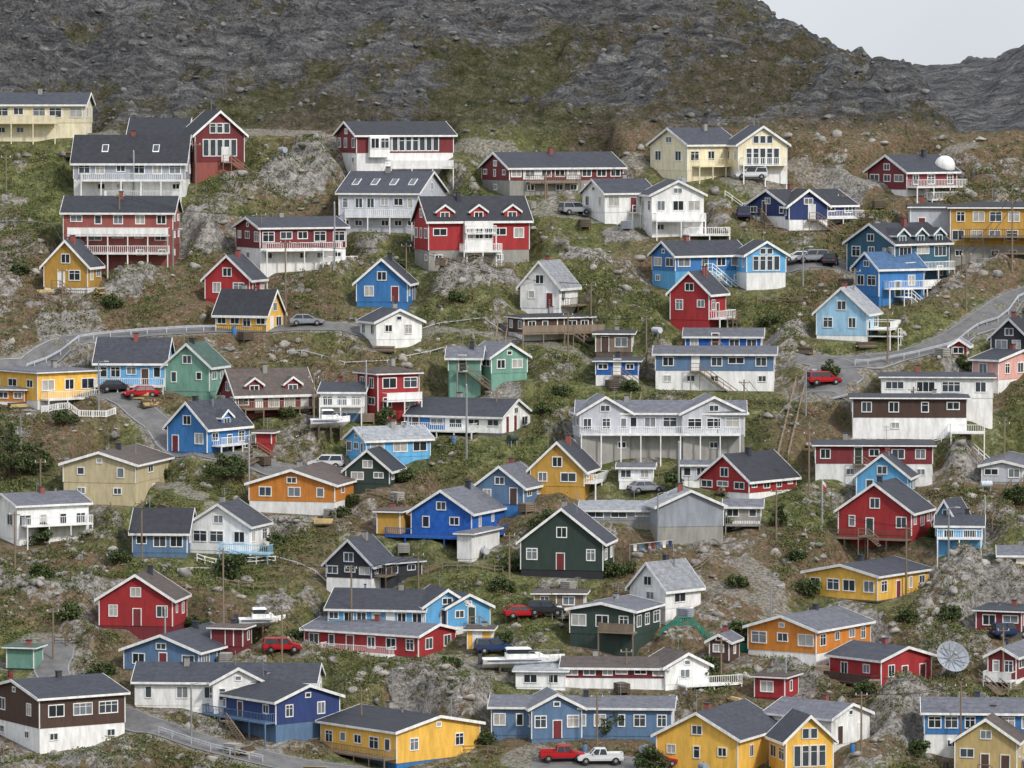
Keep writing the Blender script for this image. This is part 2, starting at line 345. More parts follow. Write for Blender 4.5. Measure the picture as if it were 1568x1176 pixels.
for b in PADS:
    c=b['c'];th=b['th'];LL=b['LL'];RL=b['RL'];ct,st=math.cos(th),math.sin(th)
    ox=c[0]-LL*ct; oy=c[1]+LL*st
    def fn(x,y):
        dx=x-ox;dy=y-oy; lx=dx*ct-dy*st; ly=dx*st+dy*ct
        ex=np.maximum(np.maximum(-lx,lx-LL),0);ey=np.maximum(np.maximum(-ly,ly-RL),0)
        d=np.sqrt(ex**2+ey**2)
        return (1-sst(0.5,3.4,d)),(c[2]-0.12+0.13*(y-c[1]))
    mx=ox+(LL*ct+RL*st)/2; my=oy+(-LL*st+RL*ct)/2
    r=apply(mx,my,(LL+RL)/2+5,fn)
    if r:
        padm[r[0]]=np.maximum(padm[r[0]],r[1])
        gravel[r[0]]=np.maximum(gravel[r[0]],r[1]*.40)
roadpts=[]
for pts,w,kd in ROADS:
    D=densify(pts); roadpts.append(D)
    for p in D[::2]:
        def fn(x,y):
            d=np.hypot(x-p[0],y-p[1]); ww=(1-sst(w/2+.3,w/2+3.0,d))
            zc=z0y(min(p[1],YM))
            return ww*0.8,(zc+0.2*(y-p[1]))
        r=apply(p[0],p[1],w/2+4,fn)
        if r is None: continue
        sl,ww=r; d=np.hypot(X[sl]-p[0],Y[sl]-p[1])
        gravel[sl]=np.maximum(gravel[sl],1-sst(w/2-.2,w/2+1.6,d))
        padm[sl]=np.maximum(padm[sl],(d<w/2+1)*1.0)
farm=sst(830,900,Y)
xr=X*0.83+Y*0.55; yr=-X*0.55+Y*0.83
mr=ridged(X*0.04,Y*0.06,6,41); mr2=ridged(X*0.17,Y*0.2,6,55); st1=ridged(xr*0.035,yr*0.16,5,91,.25)
left=sst(5,-50,X)
relief=((mr-.58)*9+(st1-.6)*(3.5+4.5*left))*sst(690,708,Y)+((mr2-.55)*3.6+(fbm(X*.6,Y*.6,3,12)-.5)*1.3)*mount
crest=1-.6*sst(25,45,X)*sst(735,770,Y)*(1-farm)
Zr=Z+rough+relief*crest*(1-farm)+farm*((ridged(X*0.02+9,Y*0.02,6,77)-.6)*9+(ridged(X*.09,Y*.09,5,78)-.55)*5)
Z=(Zr*pr+wz)/(pr+w_)
def tz(x,y):
    i=min(max(int(np.searchsorted(xs,x))-1,0),len(xs)-2); j=min(max(int(np.searchsorted(ys,y))-1,0),len(ys)-2)
    fx=(x-xs[i])/(xs[i+1]-xs[i]); fy=(y-ys[j])/(ys[j+1]-ys[j])
    return float((Z[j,i]*(1-fx)+Z[j,i+1]*fx)*(1-fy)+(Z[j+1,i]*(1-fx)+Z[j+1,i+1]*fx)*fy)
def pm(x,y):
    i=min(int(np.searchsorted(xs,x)),len(xs)-1); j=min(int(np.searchsorted(ys,y)),len(ys)-1); return padm[j,i]
ny,nx=X.shape
me=bpy.data.meshes.new('hillside_terrain')
me.vertices.add(nx*ny); me.vertices.foreach_set('co',np.stack([X,Y,Z],-1).astype(np.float32).ravel())
idx=np.arange(nx*ny).reshape(ny,nx); q=np.stack([idx[:-1,:-1],idx[:-1,1:],idx[1:,1:],idx[1:,:-1]],-1).reshape(-1,4)
me.loops.add(q.size); me.loops.foreach_set('vertex_index',q.ravel().astype(np.int32))
me.polygons.add(len(q)); me.polygons.foreach_set('loop_start',(np.arange(len(q))*4).astype(np.int32)); me.polygons.foreach_set('loop_total',np.full(len(q),4,np.int32))
me.update(calc_edges=True)
ca=me.color_attributes.new('mask','FLOAT_COLOR','POINT')
rockm=np.clip(np.maximum(outm*0.66,rockpatch*0.44*town),0,.85)
mrock_shade=mount*np.clip(0.16+1.1*(fbm(X*0.06,Y*0.09,5,61)-.47)+0.34*left*sst(692,712,Y)+0.16*sst(25,60,X)+0.12*sst(700,750,Y)+(st1-.60)*1.2+(mr2-.58)*.9+0.7*farm,0,.95)  # mountain rock, plus painted crevice shade: hollows drop to the darker ground colour
rockm=np.maximum(rockm,mrock_shade)
greenm=np.clip(sst(0.43,0.60,fbm(X*0.05+7,Y*0.07,4,71)),0,1)*(1-rockm)*(1-.5*mount)*(1-farm)
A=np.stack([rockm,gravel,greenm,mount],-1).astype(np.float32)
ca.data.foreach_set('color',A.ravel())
me.polygons.foreach_set('use_smooth',np.ones(len(q),bool))
ter=bpy.data.objects.new('hillside_terrain',me); col.objects.link(ter)
m,nt,b=newmat('tundra_ground'); L=nt.links.new
tc=N(nt,'ShaderNodeTexCoord'); at=N(nt,'ShaderNodeAttribute'); at.attribute_name='mask'
sp=N(nt,'ShaderNodeSeparateColor'); L(at.outputs['Color'],sp.inputs[0])
def noise(sc,det=6,ro=0.6,dist=0,vec=None):
    n=N(nt,'ShaderNodeTexNoise'); n.inputs['Scale'].default_value=sc; n.inputs['Detail'].default_value=det; n.inputs['Roughness'].default_value=ro; n.inputs['Distortion'].default_value=dist
    L(vec or tc.outputs['Object'],n.inputs['Vector']); return n.outputs['Fac']
def ramp(fac,stops):
    r=N(nt,'ShaderNodeValToRGB'); e=r.color_ramp.elements
    while len(e)<len(stops): e.new(0.5)
    for el,(p,c) in zip(e,stops): el.position=p; el.color=(*c,1)
    L(fac,r.inputs[0]); return r.outputs[0]
def mix(f,a,bb,bt='MIX'):
    x=N(nt,'ShaderNodeMix',data_type='RGBA',blend_type=bt)
    if isinstance(f,float): x.inputs[0].default_value=f
    else: L(f,x.inputs[0])
    for i,v in((6,a),(7,bb)):
        if isinstance(v,tuple): x.inputs[i].default_value=(*v,1)
        else: L(v,x.inputs[i])
    return x.outputs[2]
def math2(op,a,bb):
    x=N(nt,'ShaderNodeMath',operation=op)
    for i,v in((0,a),(1,bb)):
        if isinstance(v,(int,float)): x.inputs[i].default_value=v
        else: L(v,x.inputs[i])
    return x.outputs[0]
mpr=N(nt,'ShaderNodeMapping'); mpr.inputs['Rotation'].default_value=(0,0.25,-0.58); mpr.inputs['Scale'].default_value=(.35,1.5,1.5); L(tc.outputs['Object'],mpr.inputs['Vector'])
nf=noise(2.6,5,0.72); nm=noise(0.55,6,0.74); nr=noise(0.9,7,0.74,1.0); nstr=noise(0.45,6,0.74,.6,mpr.outputs[0])
tund=ramp(nm,[(0.32,(0.066,0.066,0.032)),(0.41,(0.122,0.110,0.056)),(0.48,(0.170,0.138,0.080)),(0.57,(0.185,0.115,0.072)),(0.67,(0.26,0.225,0.155))])
grn=ramp(nm,[(0.33,(0.052,0.070,0.026)),(0.5,(0.125,0.145,0.050)),(0.64,(0.22,0.235,0.082))])
rock=ramp(nr,[(0.3,(0.075,0.072,0.066)),(0.43,(0.21,0.198,0.182)),(0.54,(0.36,0.335,0.31)),(0.7,(0.50,0.475,0.44))])
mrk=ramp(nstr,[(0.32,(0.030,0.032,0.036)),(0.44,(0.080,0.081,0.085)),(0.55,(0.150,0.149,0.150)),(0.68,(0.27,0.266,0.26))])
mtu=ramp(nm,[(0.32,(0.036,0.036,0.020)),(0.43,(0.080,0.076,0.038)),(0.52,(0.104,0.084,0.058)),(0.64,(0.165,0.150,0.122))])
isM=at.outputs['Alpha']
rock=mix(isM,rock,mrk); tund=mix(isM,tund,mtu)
grn=mix(isM,grn,mix(1.0,grn,(0.66,0.66,0.66),'MULTIPLY'))
gf=math2('MULTIPLY',sp.outputs[2],0.85)
c1=mix(gf,tund,grn)
spk=ramp(noise(1.7,4,0.6),[(0.58,(0,0,0)),(0.66,(1,1,1))])
c1=mix(math2('MULTIPLY',spk,0.55),c1,rock)
dk=ramp(nf,[(0.3,(0.34,0.34,0.34)),(0.5,(1,1,1)),(0.7,(1.5,1.5,1.45))])
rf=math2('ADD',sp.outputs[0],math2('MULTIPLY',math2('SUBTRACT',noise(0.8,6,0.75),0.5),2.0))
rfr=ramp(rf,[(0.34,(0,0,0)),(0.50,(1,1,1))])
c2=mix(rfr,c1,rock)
grav=ramp(nf,[(0.3,(0.18,0.165,0.14)),(0.7,(0.38,0.355,0.32))])
gg=ramp(math2('ADD',sp.outputs[1],math2('MULTIPLY',math2('SUBTRACT',nm,0.5),1.1)),[(0.4,(0,0,0)),(0.62,(1,1,1))])
c3=mix(math2('MULTIPLY',gg,0.7),c2,grav)
c4=mix(1.0,c3,dk,'MULTIPLY')
L(c4,b.inputs['Base Color']); b.inputs['Roughness'].default_value=0.95; b.inputs['Specular IOR Level'].default_value=0.15
bp=N(nt,'ShaderNodeBump'); bp.inputs['Strength'].default_value=1.0; bp.inputs['Distance'].default_value=0.6
hh=math2('ADD',math2('ADD',math2('MULTIPLY',nr,1.0),math2('MULTIPLY',nf,0.5)),math2('MULTIPLY',math2('MULTIPLY',nstr,isM),2.6)); L(hh,bp.inputs['Height']); L(bp.outputs[0],b.inputs['Normal'])
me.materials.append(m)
# ---------------------------------------------------------------- roads
ma,nt,b=newmat('asphalt'); tc2=N(nt,'ShaderNodeTexCoord'); no=N(nt,'ShaderNodeTexNoise'); no.inputs['Scale'].default_value=0.6; no.inputs['Detail'].default_value=6; no.inputs['Roughness'].default_value=.7
nt.links.new(tc2.outputs['Object'],no.inputs['Vector']); cr=N(nt,'ShaderNodeValToRGB'); cr.color_ramp.elements[0].position=.3; cr.color_ramp.elements[1].position=.7
cr.color_ramp.elements[0].color=(0.09,0.09,0.094,1); cr.color_ramp.elements[1].color=(0.185,0.18,0.175,1); nt.links.new(no.outputs['Fac'],cr.inputs[0]); nt.links.new(cr.outputs[0],b.inputs['Base Color']); b.inputs['Roughness'].default_value=.9
MATS['asphalt']=ma
mk_,nt,b=newmat('road_edge_paint'); no=N(nt,'ShaderNodeTexNoise'); no.inputs['Scale'].default_value=3; cr=N(nt,'ShaderNodeValToRGB'); cr.color_ramp.elements[0].color=(.12,.12,.12,1); cr.color_ramp.elements[1].color=(.42,.42,.42,1)
nt.links.new(no.outputs['Fac'],cr.inputs[0]); nt.links.new(cr.outputs[0],b.inputs['Base Color']); MATS['roadpaint']=mk_
for (pts,w,kd),D in zip(ROADS,roadpts):
    if kd!='a': continue
    AR=Acc(); V=[];K=7;MV=[]
    for i,p in enumerate(D):
        t=D[min(i+1,len(D)-1)]-D[max(i-1,0)]; t=t/max(np.linalg.norm(t),1e-6); n=np.array([-t[1],t[0]])
        for k2 in range(K):
            q=p+n*w*(k2/(K-1)-.5); V.append((q[0],q[1],tz(q[0],q[1])+0.07))
        for sgn in(-1,1):
            for e in(w/2-.25,w/2-.13):
                q=p+n*sgn*e; MV.append((q[0],q[1],tz(q[0],q[1])+0.085))
    AR.add(('surface','asphalt'),V,[(i*K+j,i*K+j+1,(i+1)*K+j+1,(i+1)*K+j) for i in range(len(D)-1) for j in range(K-1)])
    AR.add(('edge_line','roadpaint'),MV,[(i*4+j,i*4+j+1,(i+1)*4+j+1,(i+1)*4+j) for i in range(len(D)-1) for j in(0,2)])
    AR.single('road',(0,0,0))
# ---------------------------------------------------------------- house builder
rng=random.Random(11)
def window(A,FT,cx,cz,w,h,tr='white',gk=None):
    gk=gk or rng.choice(['glass0','glass0','glass1','glass1','glass2','glass3'])
    fk=('window_frames',tr); e=0.11
    FT(A,('glass',gk),cx-w/2,cx+w/2,0.0,0.02,cz-h/2,cz+h/2)
    FT(A,fk,cx-w/2-e,cx-w/2,0,0.07,cz-h/2-e,cz+h/2+e); FT(A,fk,cx+w/2,cx+w/2+e,0,0.07,cz-h/2-e,cz+h/2+e)
    FT(A,fk,cx-w/2,cx+w/2,0,0.07,cz+h/2,cz+h/2+e); FT(A,fk,cx-w/2,cx+w/2,0,0.09,cz-h/2-e,cz-h/2)
    nmul=max(1,round(w/0.8))-1
    if w>0.85: nmul=max(nmul,1)
    for k in range(nmul):
        x=cx-w/2+w*(k+1)/(nmul+1); FT(A,fk,x-.035,x+.035,0.02,0.055,cz-h/2,cz+h/2)
    if h>1.1 and rng.random()<.4: FT(A,fk,cx-w/2,cx+w/2,0.02,0.045,cz+h*.2,cz+h*.2+.05)
def gableblock(A,T,LL,RL,z0,fh,H,rise,g,wall,roof,tr='white',ov=.42,og=.38,th=.17):
    def pr(key,poly,b0,b1):
        n=len(poly); vs=[]
        for bb in(b0,b1):
            for a,z in poly: vs.append(T(a,bb,z) if g=='L' else T(bb,a,z))
        fs=[tuple(range(n)),tuple(range(2*n-1,n-1,-1))]+[(i,(i+1)%n,(i+1)%n+n,i+n) for i in range(n)]
        A.add(key,vs,fs)
    if g=='F':
        tbox(A,('walls',wall),T,0,LL,0,RL,fh,H)
        zz=H+.24
        tbox(A,('roof',roof),T,-ov,LL+ov,-ov,RL+ov,H+.01,zz)
        a=[(-ov,-ov),(LL+ov,-ov),(LL+ov,RL+ov),(-ov,RL+ov)]
        i2=min(LL,RL)*.45; bq=[(i2,i2),(LL-i2,i2),(LL-i2,RL-i2),(i2,RL-i2)]
        A.add(('roof',roof),[T(x,y,zz) for x,y in a]+[T(x,y,zz+min(max(rise-.3,.18),.7)) for x,y in bq],[(0,1,5,4),(1,2,6,5),(2,3,7,6),(3,0,4,7),(4,5,6,7)])
        zb=H+.04
        tbox(A,('trim',tr),T,-ov,LL+ov,-ov-.04,-ov,zb-.05,zb+.12); tbox(A,('trim',tr),T,LL+ov,LL+ov+.04,-ov,RL+ov,zb-.05,zb+.12)
        return
    W,D=(LL,RL) if g=='L' else (RL,LL)
    sl=rise/(W/2); m=W/2
    pr(('walls',wall),[(0,fh),(W,fh),(W,H),(m,H+rise),(0,H)],0,D)
    e=H-ov*sl+.012; r=H+rise+.012; t=th*math.sqrt(1+sl*sl)
    pr(('roof',roof),[(-ov,e),(m,r),(m,r+t),(-ov,e+t)],-og,D+og); pr(('roof',roof),[(W+ov,e),(m,r),(m,r+t),(W+ov,e+t)],-og,D+og)
    for b0,b1 in((-og-.05,-og),(D+og,D+og+.05)):
        pr(('trim',tr),[(-ov-.05,e-.13),(m,r-.13),(m,r+t+.02),(-ov-.05,e+t+.02)],b0,b1)
        pr(('trim',tr),[(W+ov+.05,e-.13),(m,r-.13),(m,r+t+.02),(W+ov+.05,e+t+.02)],b0,b1)
    pr(('trim',tr),[(-ov-.05,e-.1),(-ov,e-.1),(-ov,e+t-.03),(-ov-.05,e+t-.03)],-og,D+og)
    pr(('trim',tr),[(W+ov,e-.1),(W+ov+.05,e-.1),(W+ov+.05,e+t-.03),(W+ov,e+t-.03)],-og,D+og)
def build_house(nm,blocks):
    A=Acc(); org=blocks[0]['c']
    for bi,b in enumerate(blocks):
        c=b['c'];th=b['th'];LL,RL,H,rise,fh,g=b['LL'],b['RL'],b['H'],b['rise'],b['fh'],b['g']
        ct,st=math.cos(th),math.sin(th); ox=c[0]-LL*ct-org[0]; oy=c[1]+LL*st-org[1]; oz=c[2]-org[2]
        def T(x,y,z): return (ox+x*ct+y*st, oy-x*st+y*ct, oz+z)
        wall,fnd,roof=b['wall'],b['fnd'],b['roof']; opts=list(b['opts'])
        tr='white'
        if wall in('black',) : tr='ltgrey'
        stilt='X' in opts
        if 'shed' not in nm and not any(o[0] in 'SN' for o in opts) and rng.random()<.5 and not 'w0' in opts:
            ff=rng.choice('LR')
            if math.degrees(th)<14: ff='L'
            if math.degrees(th)>60: ff='R'
            if not any(o[0] in 'DB' and o[1]==ff for o in opts): opts.append('S%s:%.2f'%(ff,rng.uniform(.35,.7)))
        faces={'L':((0,0),(1,0),(0,-1),LL),'R':((LL,0),(0,1),(1,0),RL),'B':((LL,RL),(-1,0),(0,1),LL),'W':((0,RL),(0,-1),(-1,0),RL)}
        def mkFT(f):
            o,d,n,_=faces[f]
            def FT(A,key,t0,t1,o0,o1,z0,z1):
                def T2(t,q,z): return T(o[0]+d[0]*t+n[0]*q,o[1]+d[1]*t+n[1]*q,z)
                tbox(A,key,T2,t0,t1,o0,o1,z0,z1)
            return FT
        if stilt:
            nxp=max(2,int(LL/2.6)+1); nyp=max(2,int(RL/3)+1)
            for i in range(nxp):
                for j in range(nyp):
                    x=.15+(LL-.3)*i/(nxp-1); y=.15+(RL-.3)*j/(nyp-1); tbox(A,('stilts','dwood'),T,x-.1,x+.1,y-.1,y+.1,-2.4,fh)
                if i<nxp-1:
                    x2=.15+(LL-.3)*(i+1)/(nxp-1); x=.15+(LL-.3)*i/(nxp-1)
                    beam(A,('stilts','dwood'),T(x,.1,-1.6),T(x2,.1,fh-.1),.05)
            tbox(A,('foundation','dkconc'),T,.2,LL-.2,2.2,RL-.2,-3,fh)
            tbox(A,('floor','dwood'),T,-.02,LL+.02,-.02,RL+.02,fh-.2,fh-.003)
        else:
            tbox(A,('foundation',fnd),T,.05,LL-.05,.05,RL-.05,-3.0,fh-.003)
        gableblock(A,T,LL,RL,0,fh,H,rise,g,wall,roof,tr)
        cb=('corner_boards',tr)
        for (x,y) in((0,0),(LL,0),(0,RL),(LL,RL)):
            tbox(A,cb,T,x-.08 if x else -.03,x+.03 if x else .08,y-.08 if y else -.03,y+.03 if y else .08,fh+.01,H-.02)
        cnt={'L':None,'R':None,'B':None,'W':None}; nowin='w0' in opts; glazed=[];busy=[];sb=[]
        for o in opts:
            if o[0]=='w' and len(o)>2: cnt[o[1]]=int(o[2:])
            if o[0]=='G': glazed.append(o[1])
            if o[0]=='B' : 
                f,a0,a1=o[1:].split(':'); busy.append((f,float(a0),float(a1)))
            if o[0]=='S':
                f,a0=o[1:].split(':'); Lf=faces[f][3]; sb.append((f,float(a0)*Lf-1.3,float(a0)*Lf+.1))
        if not nowin:
            fl=max(1,int(round((H-fh)/2.75))); fhgt=(H-fh)/fl
            for f in 'LRBW':
                FT=mkFT(f); Lf=faces[f][3]
                if Lf<1.6: continue
                n=cnt[f] or max(1,int(round(Lf/3.3)))
                isg=(f in 'LB' and g=='L') or (f in 'RW' and g=='R')
                n=min(n,max(1,int(Lf/1.45)))
                if f in glazed:
                    nn=max(2,int(Lf/1.3)); wd=(Lf*.7)/nn
                    for k in range(nn):
                        for i in range(fl):
                            window(A,FT,Lf*.15+wd*(k+.5),fh+fhgt*(i+.52),wd-.28,min(fhgt-.55,2.2),tr,'glass1')
                        if isg and rise>1.2 and abs(k-(nn-1)/2)<1.1: window(A,FT,Lf*.15+wd*(k+.5),H+rise*.28,wd-.28,rise*.4,tr,'glass1')
                    continue
                sp=Lf/n
                for i in range(fl):
                    wbase=rng.choice([.9,1.1,1.4,1.8]) ; h=min(1.2,fhgt*.48)
                    for k in range(n):
                        t=sp*(k+.5)+rng.uniform(-.1,.1)*sp; fr=t/Lf
                        if any(ff==f and a0-.05<fr<a1+.05 for ff,a0,a1 in busy): continue
                        w=min(wbase*rng.choice([.7,1,1,1.3]),sp*.62); hh=h*rng.choice([1,1,1,.7])
                        if i==0 and any(ff==f and a0-w/2-.15<t<a1+w/2+.15 for ff,a0,a1 in sb): continue
                        zc=fh+fhgt*(i+.56)+(h-hh)/2
                        if i==0 and fh<1.0 and rng.random()<.10 and fhgt>2:
                            FT(A,('door',rng.choice(['white','brown','dkred'])),t-.45,t+.45,0,.05,fh+.05,fh+2.0)
                            FT(A,('door_frame',tr),t-.55,t-.45,0,.07,fh+.05,fh+2.1); FT(A,('door_frame',tr),t+.45,t+.55,0,.07,fh+.05,fh+2.1); FT(A,('door_frame',tr),t-.45,t+.45,0,.07,fh+2.0,fh+2.1)
                        else: window(A,FT,t,zc,w,hh,tr)
                if fh>1.9 and not stilt:
                    for k in range(n):
                        if rng.random()<.5:
                            window(A,lambda A,key,t0,t1,o0,o1,z0,z1:FT(A,key,t0,t1,o0-.05,o1-.05+.01,z0,z1),sp*(k+.5),fh-1.0,min(.9,sp*.5),.65,tr)
                if isg and rise>1.7:
                    window(A,FT,Lf/2,H+rise*.30,min(1.1,Lf*.2),min(1.1,rise*.34),tr)
                elif isg and rise>1.2: window(A,FT,Lf/2,H+rise*.3,.6,.4,tr)
        dpf={'L':0,'R':0}
        for o in opts:
            if o[0]=='D':
                a=o[1:].split(':'); f=a[0]; FT=mkFT(f); Lf=faces[f][3]; t0=float(a[1])*Lf; t1=float(a[2])*Lf; z=float(a[3]); dp=float(a[4]); rc=a[5] if len(a)>5 else 'white'
                dpf[f]=max(dpf[f],dp)
                dk=('deck','wood' if rc in('wood','dwood') else rc)
                FT(A,dk,t0,t1,.04,dp,z-.18,z)
                npo=max(2,int((t1-t0)/2.4)+1)
                for k in range(npo):
                    t=t0+.08+(t1-t0-.16)*k/(npo-1)
                    FT(A,('deck_posts',rc),t-.07,t+.07,dp-.16,dp-.02,-2.6,z-.19)
                rl=('railing',rc); z2=z+1.0
                FT(A,rl,t0,t1,dp-.08,dp-.02,z2-.08,z2); FT(A,rl,t0,t1,dp-.07,dp-.03,z+.08,z+.14)
                FT(A,rl,t0,t0+.05,.05,dp-.09,z2-.08,z2); FT(A,rl,t1-.05,t1,.05,dp-.09,z2-.08,z2)
                solid=rng.random()<.22
                if solid: FT(A,rl,t0+.02,t1-.02,dp-.065,dp-.035,z+.15,z2-.09)
                else:
                    nb=max(2,int((t1-t0)/.27))
                    for k in range(nb+1):
                        t=t0+.03+(t1-t0-.06)*k/nb; FT(A,rl,t-.028,t+.028,dp-.065,dp-.035,z+.14,z2-.08)
                    nb=max(1,int(dp/.3))
                    for k in range(1,nb):
                        q=dp*k/nb
                        for tt in(t0,t1-.04): FT(A,rl,tt,tt+.04,q-.03,q+.03,z,z2-.08)
            elif o[0]=='K':
                a=o[1:].split(':'); n=int(a[1]); sl=rise/(RL/2)
                for k in range(n):
                    xx=LL*(k+.6)/(n+.2)
                    for (e0,kk,e1) in((0,'white',.10),(.09,'glass1',.125)):
                        y0=RL*.16+e0;y1=RL*.30-e0;x0=xx-.45+e0;x1=xx+.45-e0
                        zt=lambda y:H+y*sl+.2
                        A.add(('skylights',kk),[T(x0,y0,zt(y0)),T(x1,y0,zt(y0)),T(x1,y1,zt(y1)),T(x0,y1,zt(y1)),T(x0,y0,zt(y0)+e1),T(x1,y0,zt(y0)+e1),T(x1,y1,zt(y1)+e1),T(x0,y1,zt(y1)+e1)],BF)
            elif o[0]=='M':
                a=o[1:].split(':'); f=a[0];n=int(a[1]); Lf=faces[f][3]; W=RL if f=='L' else LL
                sl=rise/(W/2); dw=min(2.2,Lf/n*.6); dh=min(1.15,max(rise,1.6)*.45); dr=min(.8,max(rise,1.5)*.4)
                for k in range(n):
                    t=Lf*(k+.5)/n-dw/2; dd=min((dh+.5*dr)/max(sl,.2)+.6,W*.5)
                    setb=.25
                    if f=='R':
                        def T3(x,y,z,t=t): return T(LL-dd-setb+x,t+y,H+z)
                        gableblock(A,T3,dd,dw,0,-.1,dh,dr,'R',wall if dh>.9 else 'white',roof,tr,.22,.25,.12)
                        def FTd(A,key,t0,t1,o0,o1,z0,z1,t=t): tbox(A,key,T,LL-setb+o0,LL-setb+o1,t+t0,t+t1,H+z0,H+z1)
                    else:
                        def T3(x,y,z,t=t): return T(t+x,setb+y,H+z)
                        gableblock(A,T3,dw,dd,0,-.1,dh,dr,'L',wall if dh>.9 else 'white',roof,tr,.22,.25,.12)
                        def FTd(A,key,t0,t1,o0,o1,z0,z1,t=t): tbox(A,key,T,t+t0,t+t1,setb-o1,setb-o0,H+z0,H+z1)
                    window(A,FTd,dw/2,dh*.55,dw*.5,dh*.62,tr)
            elif o[0]=='B':
                f,a0,a1=o[1:].split(':'); FT=mkFT(f); Lf=faces[f][3]; t0=float(a0)*Lf; t1=float(a1)*Lf
                FT(A,('bay',tr),t0,t1,.01,.9,max(0,fh-.6),H-.15)
                def FB(A,key,ta,tb,o0,o1,z0,z1): FT(A,key,ta,tb,o0+.9,o1+.9,z0,z1)
                fl=max(1,int(round((H-fh)/2.75))); n=max(2,int((t1-t0)/1.1))
                for i in range(fl):
                    for k in range(n): window(A,FB,t0+(t1-t0)*(k+.5)/n,fh+(H-fh)/fl*(i+.55),(t1-t0)/n-.35,1.3,tr)
            elif o[0]=='P':
                f,a0,a1=o[1:].split(':'); FT=mkFT(f); Lf=faces[f][3]
                FT(A,('panel','white' if 'red' in nm else 'blue'),float(a0)*Lf,float(a1)*Lf,.0,.012,fh+.1,H-.15)
        for o in opts:
            if o[0]=='S':
                f,a0=o[1:].split(':'); FT=mkFT(f); Lf=faces[f][3]; t=float(a0)*Lf; hh=max(fh,.5); rc='white' if wall in('pale','blue','white') else 'wood'
                f0=max(dpf[f],.05) ; f1=f0+1.0
                run=hh*1.25+.3; ns=max(3,int(run/.19))
                FT(A,('door',rng.choice(['white','brown','dkred','dkgreen'])),t-1.05,t-.2,0,.05,hh+.02,hh+1.98)
                FT(A,('door_frame',tr),t-1.16,t-1.05,0,.075,hh+.02,hh+2.09); FT(A,('door_frame',tr),t-.2,t-.09,0,.075,hh+.02,hh+2.09); FT(A,('door_frame',tr),t-1.05,t-.2,0,.075,hh+1.98,hh+2.09)
                FT(A,('landing',rc),t-1.3,t,.06,f1,hh-.14,hh)
                for tt in(t-1.26,t-.06):
                    FT(A,('landing_posts',rc),tt-.05,tt+.05,f1-.12,f1-.02,-2.0,hh+1.0)
                FT(A,('landing_rail',rc),t-1.3,t,f1-.1,f1-.04,hh+.92,hh+1.0); FT(A,('landing_rail',rc),t-1.3,t,f1-.1,f1-.04,hh+.45,hh+.5)
                for k in range(ns):
                    z=hh-run*(k+1)/ns; q=t+k*.27
                    FT(A,('stairs',rc),q,q+.29,f0+.05,f1-.02,z-.06,z)
                    if k%3==2: FT(A,('stairs',rc),q,q+.07,f1-.08,f1-.02,z,z+.95)
                fo=faces[f]
                def PT(tt,q,z): return T(fo[0][0]+fo[1][0]*tt+fo[2][0]*q,fo[0][1]+fo[1][1]*tt+fo[2][1]*q,z)
                for zz,off in((-.1,f0+.02),(-.1,f1),(.95,f1-.04),(.5,f1-.04)):
                    beam(A,('stairs',rc),PT(t,off,hh+zz),PT(t+ns*.27,off,hh-run+zz),.05)
        if bi==0 and H>2.2:
            W_,D_=(LL,RL) if g=='L' else (RL,LL)
            for k in range(rng.choice([1,1,2])):
                a=W_/2+rng.uniform(-.8,.8); d=D_*rng.uniform(.25,.75)
                x,y=(a,d) if g=='L' else (d,a)
                r=.28 if k==0 else .1; zt=H+rise+(.75 if k==0 else .5)
                tbox(A,('chimney',rng.choice(['conc','brick','rdark']) if k==0 else 'metal'),T,x-r,x+r,y-r,y+r,H+rise*.4,zt)
                tbox(A,('chimney_cap','rdark'),T,x-r-.06,x+r+.06,y-r-.06,y+r+.06,zt+.002,zt+.09)
        if rng.random()<.35:
            xx=LL*rng.uniform(.2,.8); yy=RL*.5; beam(A,('antenna','metal'),T(xx,yy,H+rise*.3),T(xx,yy,H+rise+1.8),.03)
            for q in(1.2,1.5,1.7): beam(A,('antenna','metal'),T(xx-.4,yy,H+rise+q),T(xx+.4,yy,H+rise+q),.02)
    A.build(nm,org)
for nm,bl in HOUSES: build_house(nm,bl)
